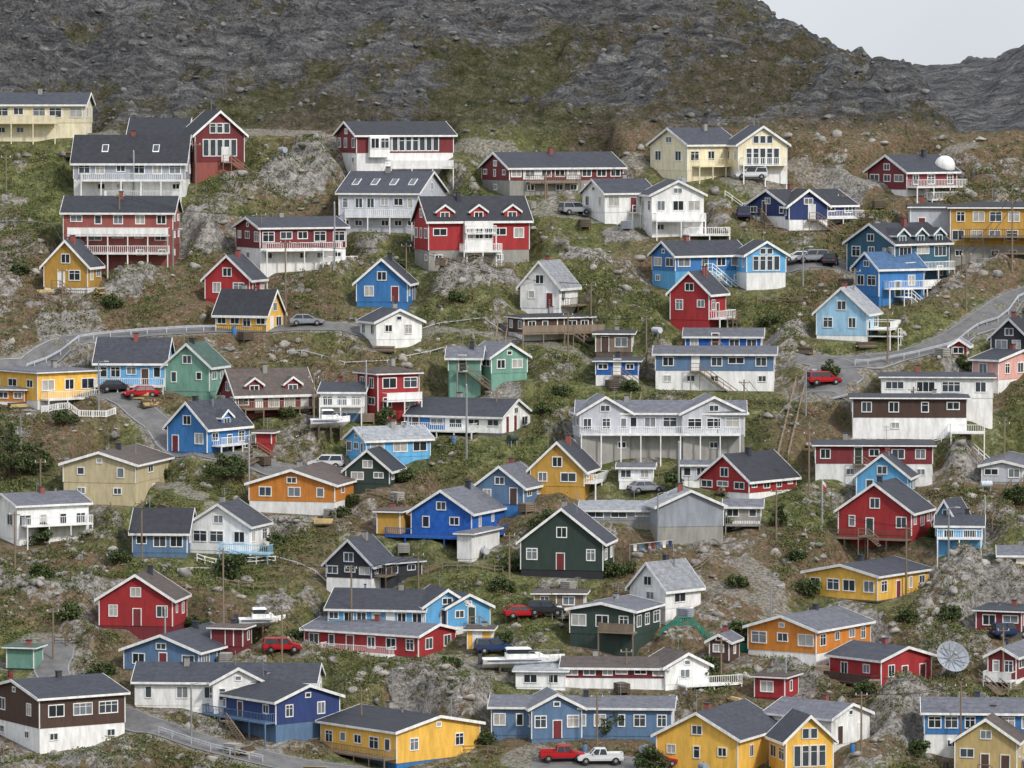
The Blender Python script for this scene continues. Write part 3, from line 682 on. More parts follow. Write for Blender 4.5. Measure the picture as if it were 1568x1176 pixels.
# ---------------------------------------------------------------- yard things
def put(A,name,x,y): A.single(name,(x,y,tz(x,y)))
def rot(a):
    c,s=math.cos(a),math.sin(a); return lambda x,y,z:(x*c-y*s,x*s+y*c,z)
def yard(kind,x,y,r):
    A=Acc(); T=rot(r.uniform(0,3.1))
    if kind=='rain_barrel':
        k=('barrel',r.choice(['slate','blue','dkred','black'])); tube(A,k,(0,0,-.1),(0,0,.3),.27,.31,12); tube(A,k,(0,0,.3),(0,0,.6),.31,.31,12); tube(A,k,(0,0,.6),(0,0,.92),.31,.27,12); tube(A,('rim','rubber'),(0,0,.92),(0,0,.96),.29,.29,12)
    elif kind=='timber_stack':
        for i in range(4):
            for j in range(5-i): beam(A,('planks',r.choice(['wood','tan','dwood'])),T(-1.3+r.uniform(-.2,.2),j*.26+i*.12-.5,.1+i*.2),T(1.3+r.uniform(-.2,.2),j*.26+i*.12-.5,.1+i*.2),.09)
    elif kind=='oil_tank':
        tube(A,('tank',r.choice(['ltgrey','dkgreen','grey'])),T(-.7,0,.9),T(.7,0,.9),.4,.4,16)
        for s in(-.5,.5):
            for q in(-.3,.3): beam(A,('legs','metal'),T(s,q,-.3),T(s,q*.7,.7),.05)
        tube(A,('filler','metal'),T(0,0,1.28),T(0,0,1.5),.06,.06)
    elif kind=='storage_crate':
        k=('slats',r.choice(['wood','dwood','grey','conc'])); 
        for z in(.1,.35,.6,.85):
            for s in(-.6,.6): tbox(A,k,T,-.8,.8,s-.03,s+.03,z,z+.2); tbox(A,k,T,s*1.33-.03,s*1.33+.03,-.57,.57,z,z+.2)
        tbox(A,k,T,-.86,.86,-.66,.66,1.06,1.11)
        for sx in(-.75,.75):
            for sy in(-.68,.68): tbox(A,k,T,sx-.05,sx+.05,sy-.03,sy+.03,-.2,1.05)
    elif kind=='garden_bench':
        for z,y0 in((.45,0),(.45,.17),(.7,.3),(.9,.33)): tbox(A,('slats','wood'),T,-.8,.8,y0,y0+.1,z,z+.08)
        for sx in(-.7,.7):
            for yy in(0,.3): tbox(A,('legs','wood'),T,sx-.05,sx+.05,yy,yy+.08,-.2,.44 if yy==0 else 1.0)
    put(A,kind,x,y)
r=random.Random(5)
for nm,bl in HOUSES:
    for b in bl[:1]:
        for k in range(r.choice([0,1,2,2])):
            c=b['c']; x=c[0]+r.uniform(-b['LL']-2,3.5); y=c[1]-r.uniform(.9,3.0)
            if abs((x/y)*F)>800: continue
            yard(r.choice(['rain_barrel','timber_stack','oil_tank','storage_crate','storage_crate','garden_bench','timber_stack']),x,y,r)
# ---------------------------------------------------------------- vehicles
def car(u,v,name,kind,yaw,ck,dz=0):
    A=Acc(); x,y,_=P(u,v); z=tz(x,y)+.05; a=math.radians(yaw); ca_,sa=math.cos(a),math.sin(a)
    def T(px,py,pz): return (px*ca_-py*sa,px*sa+py*ca_,pz)
    def ext(key,prof,w0,w1=None):
        n=len(prof); vs=[]
        for w in(-1,1):
            for (px,pz,ww) in prof: vs.append(T(px,w*ww,pz))
        A.add(key,vs,[tuple(range(n)),tuple(range(2*n-1,n-1,-1))]+[(i,(i+1)%n,(i+1)%n+n,i+n) for i in range(n)])
    tall={'suv':.28,'car':0,'pickup':.32,'van':.5}[kind]; Lh=2.5 if kind=='pickup' else 2.2; g=.32+tall*.35; bl=.92+tall*.5
    ext(('body',ck),[(-Lh,g,.8),(-Lh-.05,g+.25,.86),(-Lh+.02,bl-.04,.86),(-Lh+.3,bl,.84),(Lh-1.1,bl,.84),(Lh-.25,bl-.14,.82),(Lh,bl-.3,.8),(Lh+.04,g+.15,.8),(Lh-.08,g,.78)],0)
    rt=1.45+tall
    if kind=='pickup': r0,r1,t0,t1=-.75,1.15,-.55,.6
    elif kind=='car': r0,r1,t0,t1=-1.9,1.0,-1.35,.25
    else: r0,r1,t0,t1=-2.15,1.2,-2.0,.5
    ext(('glazing','glass0'),[(r0,bl+.004,.8),(r1,bl+.004,.8),(t1,rt-.07,.64),(t0,rt-.07,.64)],0)
    ext(('body',ck),[(t0-.05,rt-.07,.67),(t1+.05,rt-.07,.67),(t1-.05,rt,.6),(t0+.05,rt,.6)],0)
    for sx in(-1,1):
        for (b0,tt) in((r0,t0),(r1,t1),((r0+r1)/2,(t0+t1)/2)):
            beam(A,('body',ck),T(b0,sx*.81,bl),T(tt,sx*.65,rt-.06),.045)
    if kind=='pickup':
        for sx in(-1,1): tbox(A,('body',ck),T,-2.45,-.8,sx*.8-.05,sx*.8+.05,bl+.002,bl+.18)
        tbox(A,('body',ck),T,-2.5,-2.42,-.8,.8,bl+.002,bl+.18)
    for wx in(-Lh+.85,Lh-.85):
        for sy in(-1,1):
            tube(A,('wheels','rubber'),T(wx,sy*.66,.34+tall*.15),T(wx,sy*.9,.34+tall*.15),.35+tall*.15,.35+tall*.15,14)
            tube(A,('hubs','metal'),T(wx,sy*.9,.34+tall*.15),T(wx,sy*.92,.34+tall*.15),.19,.17,10)
    for sy in(-.6,.6):
        tbox(A,('lights','ltgrey'),T,Lh-.02,Lh+.06,sy-.16,sy+.16,bl-.38,bl-.24); tbox(A,('lights','red'),T,-Lh-.08,-Lh+.02,sy-.13,sy+.13,bl-.32,bl-.12)
        tbox(A,('mirrors',ck),T,.75,.9,sy*1.5-.08,sy*1.5+.08,bl+.05,bl+.2)
    for xx in(-Lh-.1,Lh-.02): tbox(A,('bumper','rubber'),T,xx,xx+.12,-.78,.78,g,g+.16)
    A.build(name,(x,y,z))
cr_=carpaint('red',(178,34,40)); cw=carpaint('white',(225,226,228)); cs=carpaint('silver',(150,155,162)); cb_=carpaint('blue',(38,60,100)); cdk=carpaint('dark',(50,52,58))
for a in [(430,1003,'parked_car','suv',8,cr_),(862,1170,'pickup_truck','pickup',6,cr_),(920,1174,'pickup_truck','pickup',184,cw),(1222,398,'parked_car','car',184,cw),(1243,400,'parked_car','suv',190,cs),(1272,402,'parked_car','suv',80,cdk),
 (469,496,'parked_car','car',4,cs),(214,606,'parked_car','car',200,cr_),(178,597,'parked_car','car',10,cdk),(1150,272,'parked_car','suv',184,cw),(757,1002,'parked_car','suv',12,cb_),
 (1262,592,'parked_car','suv',20,cr_),(880,326,'parked_car','suv',30,cs),(800,948,'parked_car','car',14,cr_),(838,948,'parked_car','suv',-8,cdk),(1010,1173,'parked_car','car',10,cr_),(1550,975,'parked_car','suv',20,cb_),(1138,330,'parked_car','van',90,cb_),(498,696,'parked_car','suv',175,cw),(990,742,'parked_car','car',20,cs)]:
    car(*a)
# ---------------------------------------------------------------- boat
def boat(u,v,Lb):
    A=Acc(); x,y,z=P(u,v); z=tz(x,y)+.5
    a=math.radians(6); ca_,sa=math.cos(a),math.sin(a)
    def T(px,py,pz): return (px*ca_-py*sa,px*sa+py*ca_,pz)
    secs=[]; n=12
    for i in range(n+1):
        t=i/n; w=1.35*(1-(1-min(1,(1-t)*2.1))**2.2) if t>.52 else 1.35; w=max(w,.03); sh=1.15+.45*t*t; kl=.15+ (max(0,t-.7)/.3)**2*.9
        px=-Lb/2+Lb*t
        secs.append([T(px,-w,sh),T(px,-w*.86,.62+.25*t),T(px+.0,0,kl-.1),T(px,w*.86,.62+.25*t),T(px,w,sh),T(px,0,sh-.05)])
    V=[p for s in secs for p in s]; fs=[]
    for i in range(n):
        for j in range(6): fs.append((i*6+j,i*6+(j+1)%6,(i+1)*6+(j+1)%6,(i+1)*6+j))
    fs.append(tuple(range(6))); A.add(('hull','white'),V,fs)
    def cab(key,x0,x1,x2,x3,w0,w1,z0,z1): A.add(key,[T(x0,-w0,z0),T(x1,-w0,z0),T(x1,w0,z0),T(x0,w0,z0),T(x2,-w1,z1),T(x3,-w1,z1),T(x3,w1,z1),T(x2,w1,z1)],BF)
    cab(('cabin','white'),-Lb*.22,Lb*.30,-Lb*.22,Lb*.2,1.05,.95,1.2,1.75)
    cab(('windscreen','glass0'),-Lb*.2,Lb*.14,-Lb*.18,Lb*.06,.92,.85,1.76,2.25)
    cab(('cabin','white'),-Lb*.22,Lb*.09,-Lb*.2,Lb*.06,.98,.9,2.26,2.38)
    for t in(.55,.68,.8,.92):
        w=1.35*(1-(1-min(1,(1-t)*2.1))**2.2)
        for s in(-1,1): beam(A,('rail','metal'),T(-Lb/2+Lb*t,s*w*.95,1.3),T(-Lb/2+Lb*t,s*w*.95,2.0),.025)
    for s in(-1,1): beam(A,('rail','metal'),T(Lb*.05,s*1.2,2.0),T(Lb*.44,s*.35,2.05),.03)
    tbox(A,('outboard_motor','rdark'),T,-Lb/2-.5,-Lb/2-.05,-.25,.25,.5,1.7)
    tbox(A,('stripe','navy'),T,-Lb*.45,Lb*.2,-1.36,-1.30,.98,1.08)
    for px in(-Lb*.3,0,Lb*.25): tbox(A,('cradle','dwood'),T,px-.12,px+.12,-1.2,1.2,-1.2,.35)
    A.build('motor_boat',(x,y,z))
boat(802,1024,9.5); boat(400,948,5.5) ; boat(505,668,5.0)
def dish(u,v,r,h):
    A=Acc(); x,y,_=P(u,v); z=tz(x,y); V=[];fs=[];n=28;R=5
    ax=Vector((.25,-.8,.55)).normalized(); s1=ax.cross(Vector((0,0,1))).normalized(); s2=s1.cross(ax)
    c=Vector((0,0,h))
    for i in range(R+1):
        for k in range(n):
            rr=r*i/R+1e-3; t=2*math.pi*k/n; p=c+s1*rr*math.cos(t)+s2*rr*math.sin(t)+ax*(rr*rr/(3.2*r)); V.append(tuple(p))
    for i in range(R):
        for k in range(n): fs.append((i*n+k,i*n+(k+1)%n,(i+1)*n+(k+1)%n,(i+1)*n+k))
    A.add(('reflector','grey'),V,fs)
    foc=c+ax*r*.8
    for k in range(4):
        t=math.pi/4+math.pi/2*k; p=c+s1*r*.85*math.cos(t)+s2*r*.85*math.sin(t)+ax*.25*r; beam(A,('feed_struts','metal'),p,foc,.04)
    for k in range(12):
        t=2*math.pi*k/12; p=c+s1*r*math.cos(t)+s2*r*math.sin(t)+ax*(r/3.2-.03); beam(A,('ribs','metal'),c+ax*-.06,p,.03)
    tube(A,('feed','metal'),foc,foc-ax*.3,.14,.2); tube(A,('mast','metal'),(0,.3,-.5),tuple(c-ax*.2),.22,.18)
    for s in(-1,1): beam(A,('mast','metal'),(s*1.0,1.0,-.5),tuple(c-ax*.15),.06)
    A.build('satellite_dish',(x,y,z))
dish(1460,1044,1.95,2.2)
def radome(u,v,r):
    A=Acc(); x,y,z=P(u,v); z=tz(x,y)+3.4
    V=[];fs=[];n=24;R=12
    for i in range(R+1):
        ph=-1.1+(math.pi/2+1.1)*i/R
        for k in range(n): t=2*math.pi*k/n; V.append((r*math.cos(ph)*math.cos(t),r*math.cos(ph)*math.sin(t),r*math.sin(ph)))
    for i in range(R):
        for k in range(n): fs.append((i*n+k,i*n+(k+1)%n,(i+1)*n+(k+1)%n,(i+1)*n+k))
    A.add(('dome','white'),V,fs); tube(A,('plinth','conc'),(0,0,-r-3.5),(0,0,-r*.85),r*.5,r*.45,16)
    A.build('radome',(x,y,z))
radome(1446,264,1.45)
POLETOP={}
def pole(u,v,hpx,kind='utility_pole'):
    x,y,_=P(u,v); z=tz(x,y); h=hpx*y/F; A=Acc()
    k='wood' if kind=='utility_pole' else 'metal'
    tube(A,('pole',k),(0,0,-1),(0,0,h),.13,.09)
    if kind=='utility_pole':
        beam(A,('crossarm',k),(-.7,0,h-.4),(.7,0,h-.4),.05)
        for q in(-.6,0,.6): tube(A,('insulator','white'),(q,0,h-.35),(q,0,h-.15),.05,.04,6)
        POLETOP[(u,v)]=(x,y,z+h-.15)
    elif kind=='street_lamp':
        tube(A,('arm','metal'),(0,0,h),(.9,-.4,h+.15),.05,.04); A.add(('lamp_head','ltgrey'),[(.7,-.45,h+.08),(1.3,-.6,h+.08),(1.35,-.45,h+.08),(.75,-.3,h+.08),(.75,-.42,h+.2),(1.25,-.55,h+.18),(1.3,-.46,h+.18),(.8,-.33,h+.2)],BF)
    elif kind=='flagpole':
        tube(A,('finial','metal'),(0,0,h),(0,0,h+.15),.12,.04); beam(A,('halyard','white'),(.12,0,.5),(.1,0,h),.012); beam(A,('base','conc'),(0,0,-.3),(0,0,.3),.2)
        if (u,v)==(1260,800):
            V=[]
            for i in range(4):
                dx=.1+i*.14; w=.06*math.sin(i*1.3); V+=[(dx,w,h-.1-.16*i),(dx,w+.03,h-.5-.18*i),(dx,w,h-.9-.2*i)]
            A.add(('flag','white'),V,[(i*3,i*3+1,i*3+4,i*3+3) for i in range(3)]); A.add(('flag','flagred'),V,[(i*3+1,i*3+2,i*3+5,i*3+4) for i in range(3)])
    A.build(kind,(x,y,z))
for (u,v,h,kd) in [(340,960,150,'utility_pole'),(537,960,110,'utility_pole'),(552,1125,95,'utility_pole'),(78,1010,80,'utility_pole'),(1182,960,90,'street_lamp'),(1475,1165,125,'utility_pole'),(1008,850,85,'street_lamp'),
 (714,700,115,'flagpole'),(400,410,95,'utility_pole'),(437,480,130,'utility_pole'),(622,440,90,'utility_pole'),(1260,800,75,'flagpole'),(290,1130,80,'street_lamp'),(1390,900,110,'utility_pole'),(215,860,90,'utility_pole'),
 (1322,1170,100,'utility_pole'),(690,1110,70,'street_lamp'),(480,660,80,'utility_pole'),(1235,640,70,'street_lamp'),(1550,420,110,'utility_pole'),(1480,470,90,'utility_pole'),(870,560,75,'utility_pole'),(1040,780,110,'flagpole'),
 (150,640,85,'street_lamp'),(183,400,110,'utility_pole'),(10,290,60,'utility_pole'),(300,290,80,'utility_pole'),(990,560,90,'utility_pole'),(1190,830,80,'utility_pole'),(1455,880,80,'street_lamp'),(20,880,100,'utility_pole'),(640,900,90,'utility_pole'),
 (1540,720,90,'utility_pole'),(1510,820,80,'flagpole'),(905,480,80,'utility_pole'),(1230,440,60,'street_lamp'),(1106,1040,70,'utility_pole'),(430,1020,90,'utility_pole'),(915,1150,90,'utility_pole'),(1205,1060,60,'flagpole'),(600,1060,60,'street_lamp'),(760,640,60,'utility_pole'),(1400,640,60,'utility_pole'),(95,480,60,'utility_pole'),(265,420,60,'street_lamp'),(1290,300,40,'utility_pole'),(835,300,40,'utility_pole'),(660,280,40,'flagpole'),
 (205,300,70,'flagpole'),(512,420,100,'flagpole'),(380,740,90,'flagpole'),(780,880,70,'utility_pole'),(1140,640,80,'utility_pole'),(1240,760,100,'utility_pole'),(1360,560,80,'utility_pole'),(60,760,90,'utility_pole'),(700,600,60,'street_lamp'),(1100,700,70,'flagpole'),(960,1050,60,'utility_pole'),(250,990,80,'flagpole'),(1540,1050,90,'utility_pole'),(560,640,90,'flagpole'),(1310,470,80,'utility_pole'),(30,700,60,'street_lamp')]:
    pole(u,v,h,kd)
def wire(a,b):
    p=Vector(POLETOP[a]);q=Vector(POLETOP[b]); A=Acc(); n=14; prev=None
    for off in(-.6,.6):
        prev=None
        for i in range(n+1):
            t=i/n; w=p.lerp(q,t)-p+Vector((off,0,-(p-q).length*.05*4*t*(1-t)))
            if prev is not None: beam(A,('cable','rubber'),prev,w,.022)
            prev=w
    A.single('overhead_wire',p)
for a,b in [((340,960),(537,960)),((537,960),(640,900)),((78,1010),(215,860)),((400,410),(183,400)),((437,480),(622,440)),((1390,900),(1190,830)),((1550,420),(1480,470)),((870,560),(990,560)),((552,1125),(430,1020)),((1475,1165),(1322,1170)),((1240,760),(1140,640)),((622,440),(905,480))]: wire(a,b)
def fence(name,pts,h,ck,step=1.6,rails=(0.95,.5),pan=False):
    A=Acc(); D=densify(pts,step); o=P(*pts[0]); prev=None
    for p in D:
        z=tz(p[0],p[1]); q=(p[0]-o[0],p[1]-o[1],z-o[2])
        beam(A,('posts',ck),(q[0],q[1],q[2]-.4),(q[0],q[1],q[2]+h),.05)
        if prev:
            for r in rails: beam(A,('rails',ck),(prev[0],prev[1],prev[2]+h*r),(q[0],q[1],q[2]+h*r),.045)
            if pan:
                n=6
                for k in range(n):
                    t=(k+.5)/n; a=[prev[i]+(q[i]-prev[i])*t for i in range(3)]; beam(A,('boards',ck),(a[0],a[1],a[2]+.1),(a[0],a[1],a[2]+h),.06)
        prev=q
    A.single(name,o)
fence('guard_rail',[(40,553),(70,538),(120,526),(200,517),(330,509)],.8,'ltgrey',2.0,(1.,.8))
fence('guard_rail',[(1600,448),(1560,464),(1512,496),(1452,534),(1385,556),(1310,562)],.8,'ltgrey',2.0,(1.,.8))
fence('white_fence',[(62,640),(120,642),(176,640)],.95,'white',1.2,(.9,.2),True)
fence('white_fence',[(1430,672),(1500,674),(1556,670)],.9,'white',1.4,(.9,.4))
fence('green_net_fence',[(1012,972),(1060,976),(1150,982)],1.0,'net',1.2,(.95,.1),True)
for pts in ([(1160,458),(1240,462)],[(1490,690),(1530,700),(1560,706)],[(640,866),(700,872),(770,872)],[(330,900),(420,905)],[(980,716),(1100,720)],[(380,680),(470,690)],[(1060,880),(1110,860)],[(560,760),(620,770)],[(700,430),(790,426)],[(1250,1080),(1340,1090)],[(20,470),(90,476)],[(650,1130),(760,1150)]):
    fence('wooden_fence',pts,.9,'wood',1.3)
fence('wooden_fence',[(80,988),(160,992)],.9,'dwood',1.3)
fence('guard_rail',[(240,1130),(320,1156),(400,1174)],.8,'ltgrey',2.0,(1.,.7))
fence('white_fence',[(300,862),(420,868)],.9,'white',1.3,(.9,.4))
fence('white_fence',[(1110,296),(1200,300)],.8,'white',1.3,(.9,.4))
fence('water_pipe',[(560,500),(700,492),(800,500)],.3,'ltgrey',2.2,(1.,))
fence('water_pipe',[(0,342),(60,340),(95,345)],.4,'metal',2.2,(1.,))
fence('water_pipe',[(1190,640),(1240,610),(1300,608)],.4,'metal',2.2,(1.,))
fence('water_pipe',[(270,880),(420,860),(500,880)],.3,'ltgrey',2.2,(1.,))
fence('water_pipe',[(440,540),(560,560),(680,540)],.3,'ltgrey',2.2,(1.,))
def hstairs(p0,p1,w=1.6):
    A=Acc(); a=np.array(P(*p0)[:2]); b2=np.array(P(*p1)[:2]); za=tz(*a)+.4; zb=tz(*b2)+.4
    n=int(np.linalg.norm(b2-a)/.3); d=(b2-a)/np.linalg.norm(b2-a); s=np.array([-d[1],d[0]])*w/2
    for i in range(n):
        t=i/n; p=a+(b2-a)*t; z=za+(zb-za)*t; q0=p-s-a;q1=p+s-a; beam(A,('treads','wood'),(q0[0],q0[1],z-za),(q1[0],q1[1],z-za),.07)
        if i%6==0:
            for q in(q0,q1): beam(A,('posts','wood'),(q[0],q[1],z-za-1.6),(q[0],q[1],z-za+1.0),.05)
    for sg in(-1,1):
        for h in(-.1,.5,1.0):
            q0=s*sg; q1=b2-a+s*sg; beam(A,('handrails','wood'),(q0[0],q0[1],h),(q1[0],q1[1],zb-za+h),.05)
    A.build('hillside_stairs',(a[0],a[1],za))
for a,b in (((1200,694),(1228,592)),((1530,800),(1566,730)),((372,722),(392,700)),((1540,1075),(1510,1040)),((470,770),(440,720)),((960,660),(975,610)),((760,560),(770,500))): hstairs(a,b,1.3)
A=Acc(); o=P(965,862)
pts=[P(965,862),P(1032,858)]
zz=[tz(p[0],p[1]) for p in pts]
for p,z in zip(pts,zz): beam(A,('pole','metal'),(p[0]-o[0],0,z-o[2]-.3),(p[0]-o[0],0,z-o[2]+2),.05)
w=pts[1][0]-pts[0][0]
beam(A,('line','white'),(0,0,zz[0]-o[2]+1.9),(w,0,zz[1]-o[2]+1.9),.02)
for k,cc in enumerate(['white','slate','black','dkred','slate','white','navy']):
    t=w*(k+.6)/7.5; z=(zz[0]*(1-t/w)+zz[1]*t/w)-o[2]+1.88
    A.add(('laundry',cc),[(t,.02,z),(t+.45,.0,z),(t+.41,.08,z-.5),(t+.38,.02,z-.8),(t+.05,.05,z-.8),(t+.03,.1,z-.4)],[(0,1,2,3,4,5)])
A.build('clothesline',o)
# ---------------------------------------------------------------- foliage
def leafmat(name,c0,c1,c2):
    m,nt,b=newmat(name); g=N(nt,'ShaderNodeNewGeometry'); r=N(nt,'ShaderNodeValToRGB'); e=r.color_ramp.elements; e.new(.5)
    for el,p,c in zip(e,(0,.5,1),(c0,c1,c2)): el.position=p; el.color=(*c,1)
    nt.links.new(g.outputs['Random Per Island'],r.inputs[0]); nt.links.new(r.outputs[0],b.inputs['Base Color']); b.inputs['Roughness'].default_value=.9; b.inputs['Specular IOR Level'].default_value=.1
    MATS[name]=m; return m
leafmat('leaves',(0.035,0.05,0.022),(0.07,0.095,0.038),(0.12,0.15,0.06))
leafmat('tuft',(0.08,0.085,0.035),(0.15,0.13,0.06),(0.22,0.155,0.095))
leafmat('tuftgreen',(0.05,0.072,0.026),(0.10,0.125,0.043),(0.19,0.21,0.075))
def quadcloud(C,size,seed):
    r=np.random.RandomState(seed); n=len(C)
    a=r.normal(size=(n,3)); a/=np.linalg.norm(a,axis=1)[:,None]; b2=r.normal(size=(n,3)); b2-=a*(a*b2).sum(1)[:,None]; b2/=np.linalg.norm(b2,axis=1)[:,None]
    s=(size*r.uniform(.6,1.3,n))[:,None]; a*=s; b2*=s*.65
    V=np.stack([C-a*.9,C-b2,C+a,C+b2],1).reshape(-1,3); return V
def meshq(name,V,matn,org=(0,0,0)):
    n=len(V)//4; me=bpy.data.meshes.new(name); me.vertices.add(len(V)); me.vertices.foreach_set('co',V.astype(np.float32).ravel())
    me.loops.add(len(V)); me.loops.foreach_set('vertex_index',np.arange(len(V),dtype=np.int32)); me.polygons.add(n)
    me.polygons.foreach_set('loop_start',(np.arange(n)*4).astype(np.int32)); me.polygons.foreach_set('loop_total',np.full(n,4,np.int32)); me.update(calc_edges=True)
    me.materials.append(MATS[matn]); o=bpy.data.objects.new(name,me); o.location=org; col.objects.link(o); return o
def bush(u,v,wpx,hpx,seed):
    x,y,_=P(u,v); z=tz(x,y); s=y/F; w=wpx*s/2; h=hpx*s; r=np.random.RandomState(seed); A=Acc()
    e=bpy.data.objects.new('willow_bush' if h<3.2 else 'alder_tree',None); e.location=(x,y,z); col.objects.link(e)
    Cs=[]; nb=int(10+w*5)
    for k in range(nb):
        a=r.uniform(0,2*math.pi); rr=w*math.sqrt(r.rand())*.85; hz=h*r.uniform(.2,.85)*(1-.45*(rr/w)**2); tip=np.array([rr*math.cos(a),rr*math.sin(a)*.8,hz])
        b0=Vector((r.uniform(-.25,.25)*w,0,-.3)); mid=Vector(tip*.55)+Vector((0,0,h*.08)); tube(A,('limbs','dwood'),b0,mid,.06+h*.012,.04,5); tube(A,('limbs','dwood'),mid,Vector(tip),.04,.015,5)
        rad=r.uniform(.35,.75)*min(1.3,w*.5+.3); n=int(110*rad*rad+30); p=r.normal(size=(n,3)); p/=np.linalg.norm(p,axis=1)[:,None]; p*=(r.rand(n)**.4)[:,None]*rad*np.array([1,1,.75]); Cs.append(p+tip)
    C=np.concatenate(Cs); C[:,2]=np.maximum(C[:,2],.05)
    o=meshq('foliage',quadcloud(C,.17,seed),'leaves'); o.parent=e
    for (part,mk),(V,Fa) in A.d.items():
        m2=bpy.data.meshes.new(part); m2.from_pydata(V,[],Fa); m2.materials.append(paint(mk)); o=bpy.data.objects.new(part,m2); col.objects.link(o); o.parent=e
BU=[(18,732,76,82),(50,728,56,62),(-2,700,50,60),(1080,1034,66,50),(838,820,70,64),(355,884,60,48),(940,1130,40,64),(1140,972,64,44),(345,738,74,46),(590,648,34,38),(56,832,44,38),(232,790,34,40),(1030,748,30,40),
 (1195,806,28,40),(790,862,56,28),(710,800,28,28),(612,412,34,26),(1270,580,30,28),(620,728,34,24),(935,880,34,26),(1110,800,44,28),(300,625,34,24),(875,700,32,26),(1240,900,44,24),(1410,1175,34,28),(1235,1180,44,44),(1000,1190,54,44),(470,1100,34,30),(1560,770,44,38),(690,1030,34,24),(150,1040,44,28),(1460,960,34,24),(360,470,34,20),(585,300,34,20),(1100,1180,34,34),(1480,560,30,24),(105,960,44,30),(540,760,24,24),(772,975,34,22),(965,600,28,20),(1310,720,34,26),(1215,1000,28,28),
 (560,450,30,20),(700,470,28,18),(30,420,30,20),(170,470,36,18),(1180,480,30,20),(830,640,30,22),(860,600,30,18),(1180,690,30,24),(440,640,24,20),(160,760,30,24),(420,830,36,22),(60,900,40,24),(300,930,40,22),(450,960,36,20),(600,930,30,20),(930,960,30,22),(1130,900,36,20),(1290,850,36,22),(1440,800,30,22),(1330,1080,40,24),(740,1130,40,28),(580,1080,36,24),(880,1110,36,30),(20,1080,36,26),(1500,1110,36,26),(1400,700,30,18),
 (770,900,40,26),(960,890,34,24),(250,700,30,26),(100,660,40,24),(520,800,30,22),(1010,650,26,18),(280,1010,34,22),(180,870,34,22),(1220,860,34,20),(650,760,26,20),(1390,950,34,22)]
for i,(u,v,w,h) in enumerate(BU): bush(u,v,w,h,100+i)
def scatter(n,vr,seed,ur=(-30,1600)):
    r=np.random.RandomState(seed); out=[]
    while len(out)<n:
        u=r.uniform(*ur); v=r.uniform(*vr); x,y,_=P(u,v)
        if v<200: y=yv(200)+r.uniform(0,85); x=(u-784)*y/F
        if pm(x,y)>.35: continue
        out.append((x,y,tz(x,y)))
    return np.array(out)
B=scatter(9000,(215,1190),5); cl=fbm(B[:,0]*.08,B[:,1]*.08,3,88); B=B[cl>.46]
r=np.random.RandomState(6); C=np.repeat(B,14,axis=0)+r.normal(size=(len(B)*14,3))*np.array([.32,.32,.12])+np.array([0,0,.12])
meshq('tundra_grass',quadcloud(C,.13,7),'tuft')
B=scatter(5600,(230,1190),15); cl=fbm(B[:,0]*.06+30,B[:,1]*.06,3,98); B=B[cl>.50]
C=np.repeat(B,24,axis=0)+r.normal(size=(len(B)*24,3))*np.array([.5,.4,.16])+np.array([0,0,.22])
meshq('low_shrubs',quadcloud(C,.14,8),'tuftgreen')
import bmesh
tmpl=[]
for k in range(8):
    bm=bmesh.new(); bmesh.ops.create_icosphere(bm,subdivisions=2,radius=1); rr=random.Random(k); 
    dirs=[Vector((rr.uniform(-1,1),rr.uniform(-1,1),rr.uniform(-1,1))).normalized() for _ in range(9)]
    for v in bm.verts:
        for d in dirs:
            t=v.co.dot(d)
            if t>.62: v.co-=d*(t-.62)
        v.co*=rr.uniform(.93,1.07)
    bm.verts.ensure_lookup_table(); tmpl.append((np.array([v.co[:] for v in bm.verts]),np.array([[q.index for q in f.verts] for f in bm.faces]))); bm.free()
def boulders(name,B,smin_,smax,seed,matn):
    r=np.random.RandomState(seed); Vs=[];Fs=[];n=0
    for p in B:
        V,Fq=tmpl[r.randint(8)]; s=smin_*(smax/smin_)**(r.rand()**2.2); a=r.rand()*6.28; sc=s*np.array([1,r.uniform(.6,1),r.uniform(.4,.75)])
        W=V*sc; W=np.stack([W[:,0]*math.cos(a)-W[:,1]*math.sin(a),W[:,0]*math.sin(a)+W[:,1]*math.cos(a),W[:,2]],1)+p+np.array([0,0,s*.04]); Vs.append(W);Fs.append(Fq+n);n+=len(V)
    V=np.concatenate(Vs);Fq=np.concatenate(Fs); me=bpy.data.meshes.new(name); me.vertices.add(len(V)); me.vertices.foreach_set('co',V.astype(np.float32).ravel()); me.loops.add(Fq.size); me.loops.foreach_set('vertex_index',Fq.ravel().astype(np.int32))
    me.polygons.add(len(Fq)); me.polygons.foreach_set('loop_start',(np.arange(len(Fq))*3).astype(np.int32)); me.polygons.foreach_set('loop_total',np.full(len(Fq),3,np.int32)); me.update(calc_edges=True)
    me.materials.append(MATS[matn]); o=bpy.data.objects.new(name,me); col.objects.link(o)
def rockmat(nm,c0,c1):
    m,nt,b=newmat(nm); tc=N(nt,'ShaderNodeTexCoord'); n1_=N(nt,'ShaderNodeTexNoise'); n1_.inputs['Scale'].default_value=1.2; n1_.inputs['Detail'].default_value=6; nt.links.new(tc.outputs['Object'],n1_.inputs['Vector'])
    g=N(nt,'ShaderNodeNewGeometry'); ad=N(nt,'ShaderNodeMath',operation='MULTIPLY_ADD'); ad.inputs[1].default_value=.3; nt.links.new(g.outputs['Random Per Island'],ad.inputs[0]); nt.links.new(n1_.outputs['Fac'],ad.inputs[2])
    r_=N(nt,'ShaderNodeValToRGB'); r_.color_ramp.elements[0].position=.4; r_.color_ramp.elements[0].color=(*c0,1); r_.color_ramp.elements[1].position=.9; r_.color_ramp.elements[1].color=(*c1,1); nt.links.new(ad.outputs[0],r_.inputs[0]); nt.links.new(r_.outputs[0],b.inputs['Base Color']); b.inputs['Roughness'].default_value=.95
    MATS[nm]=m
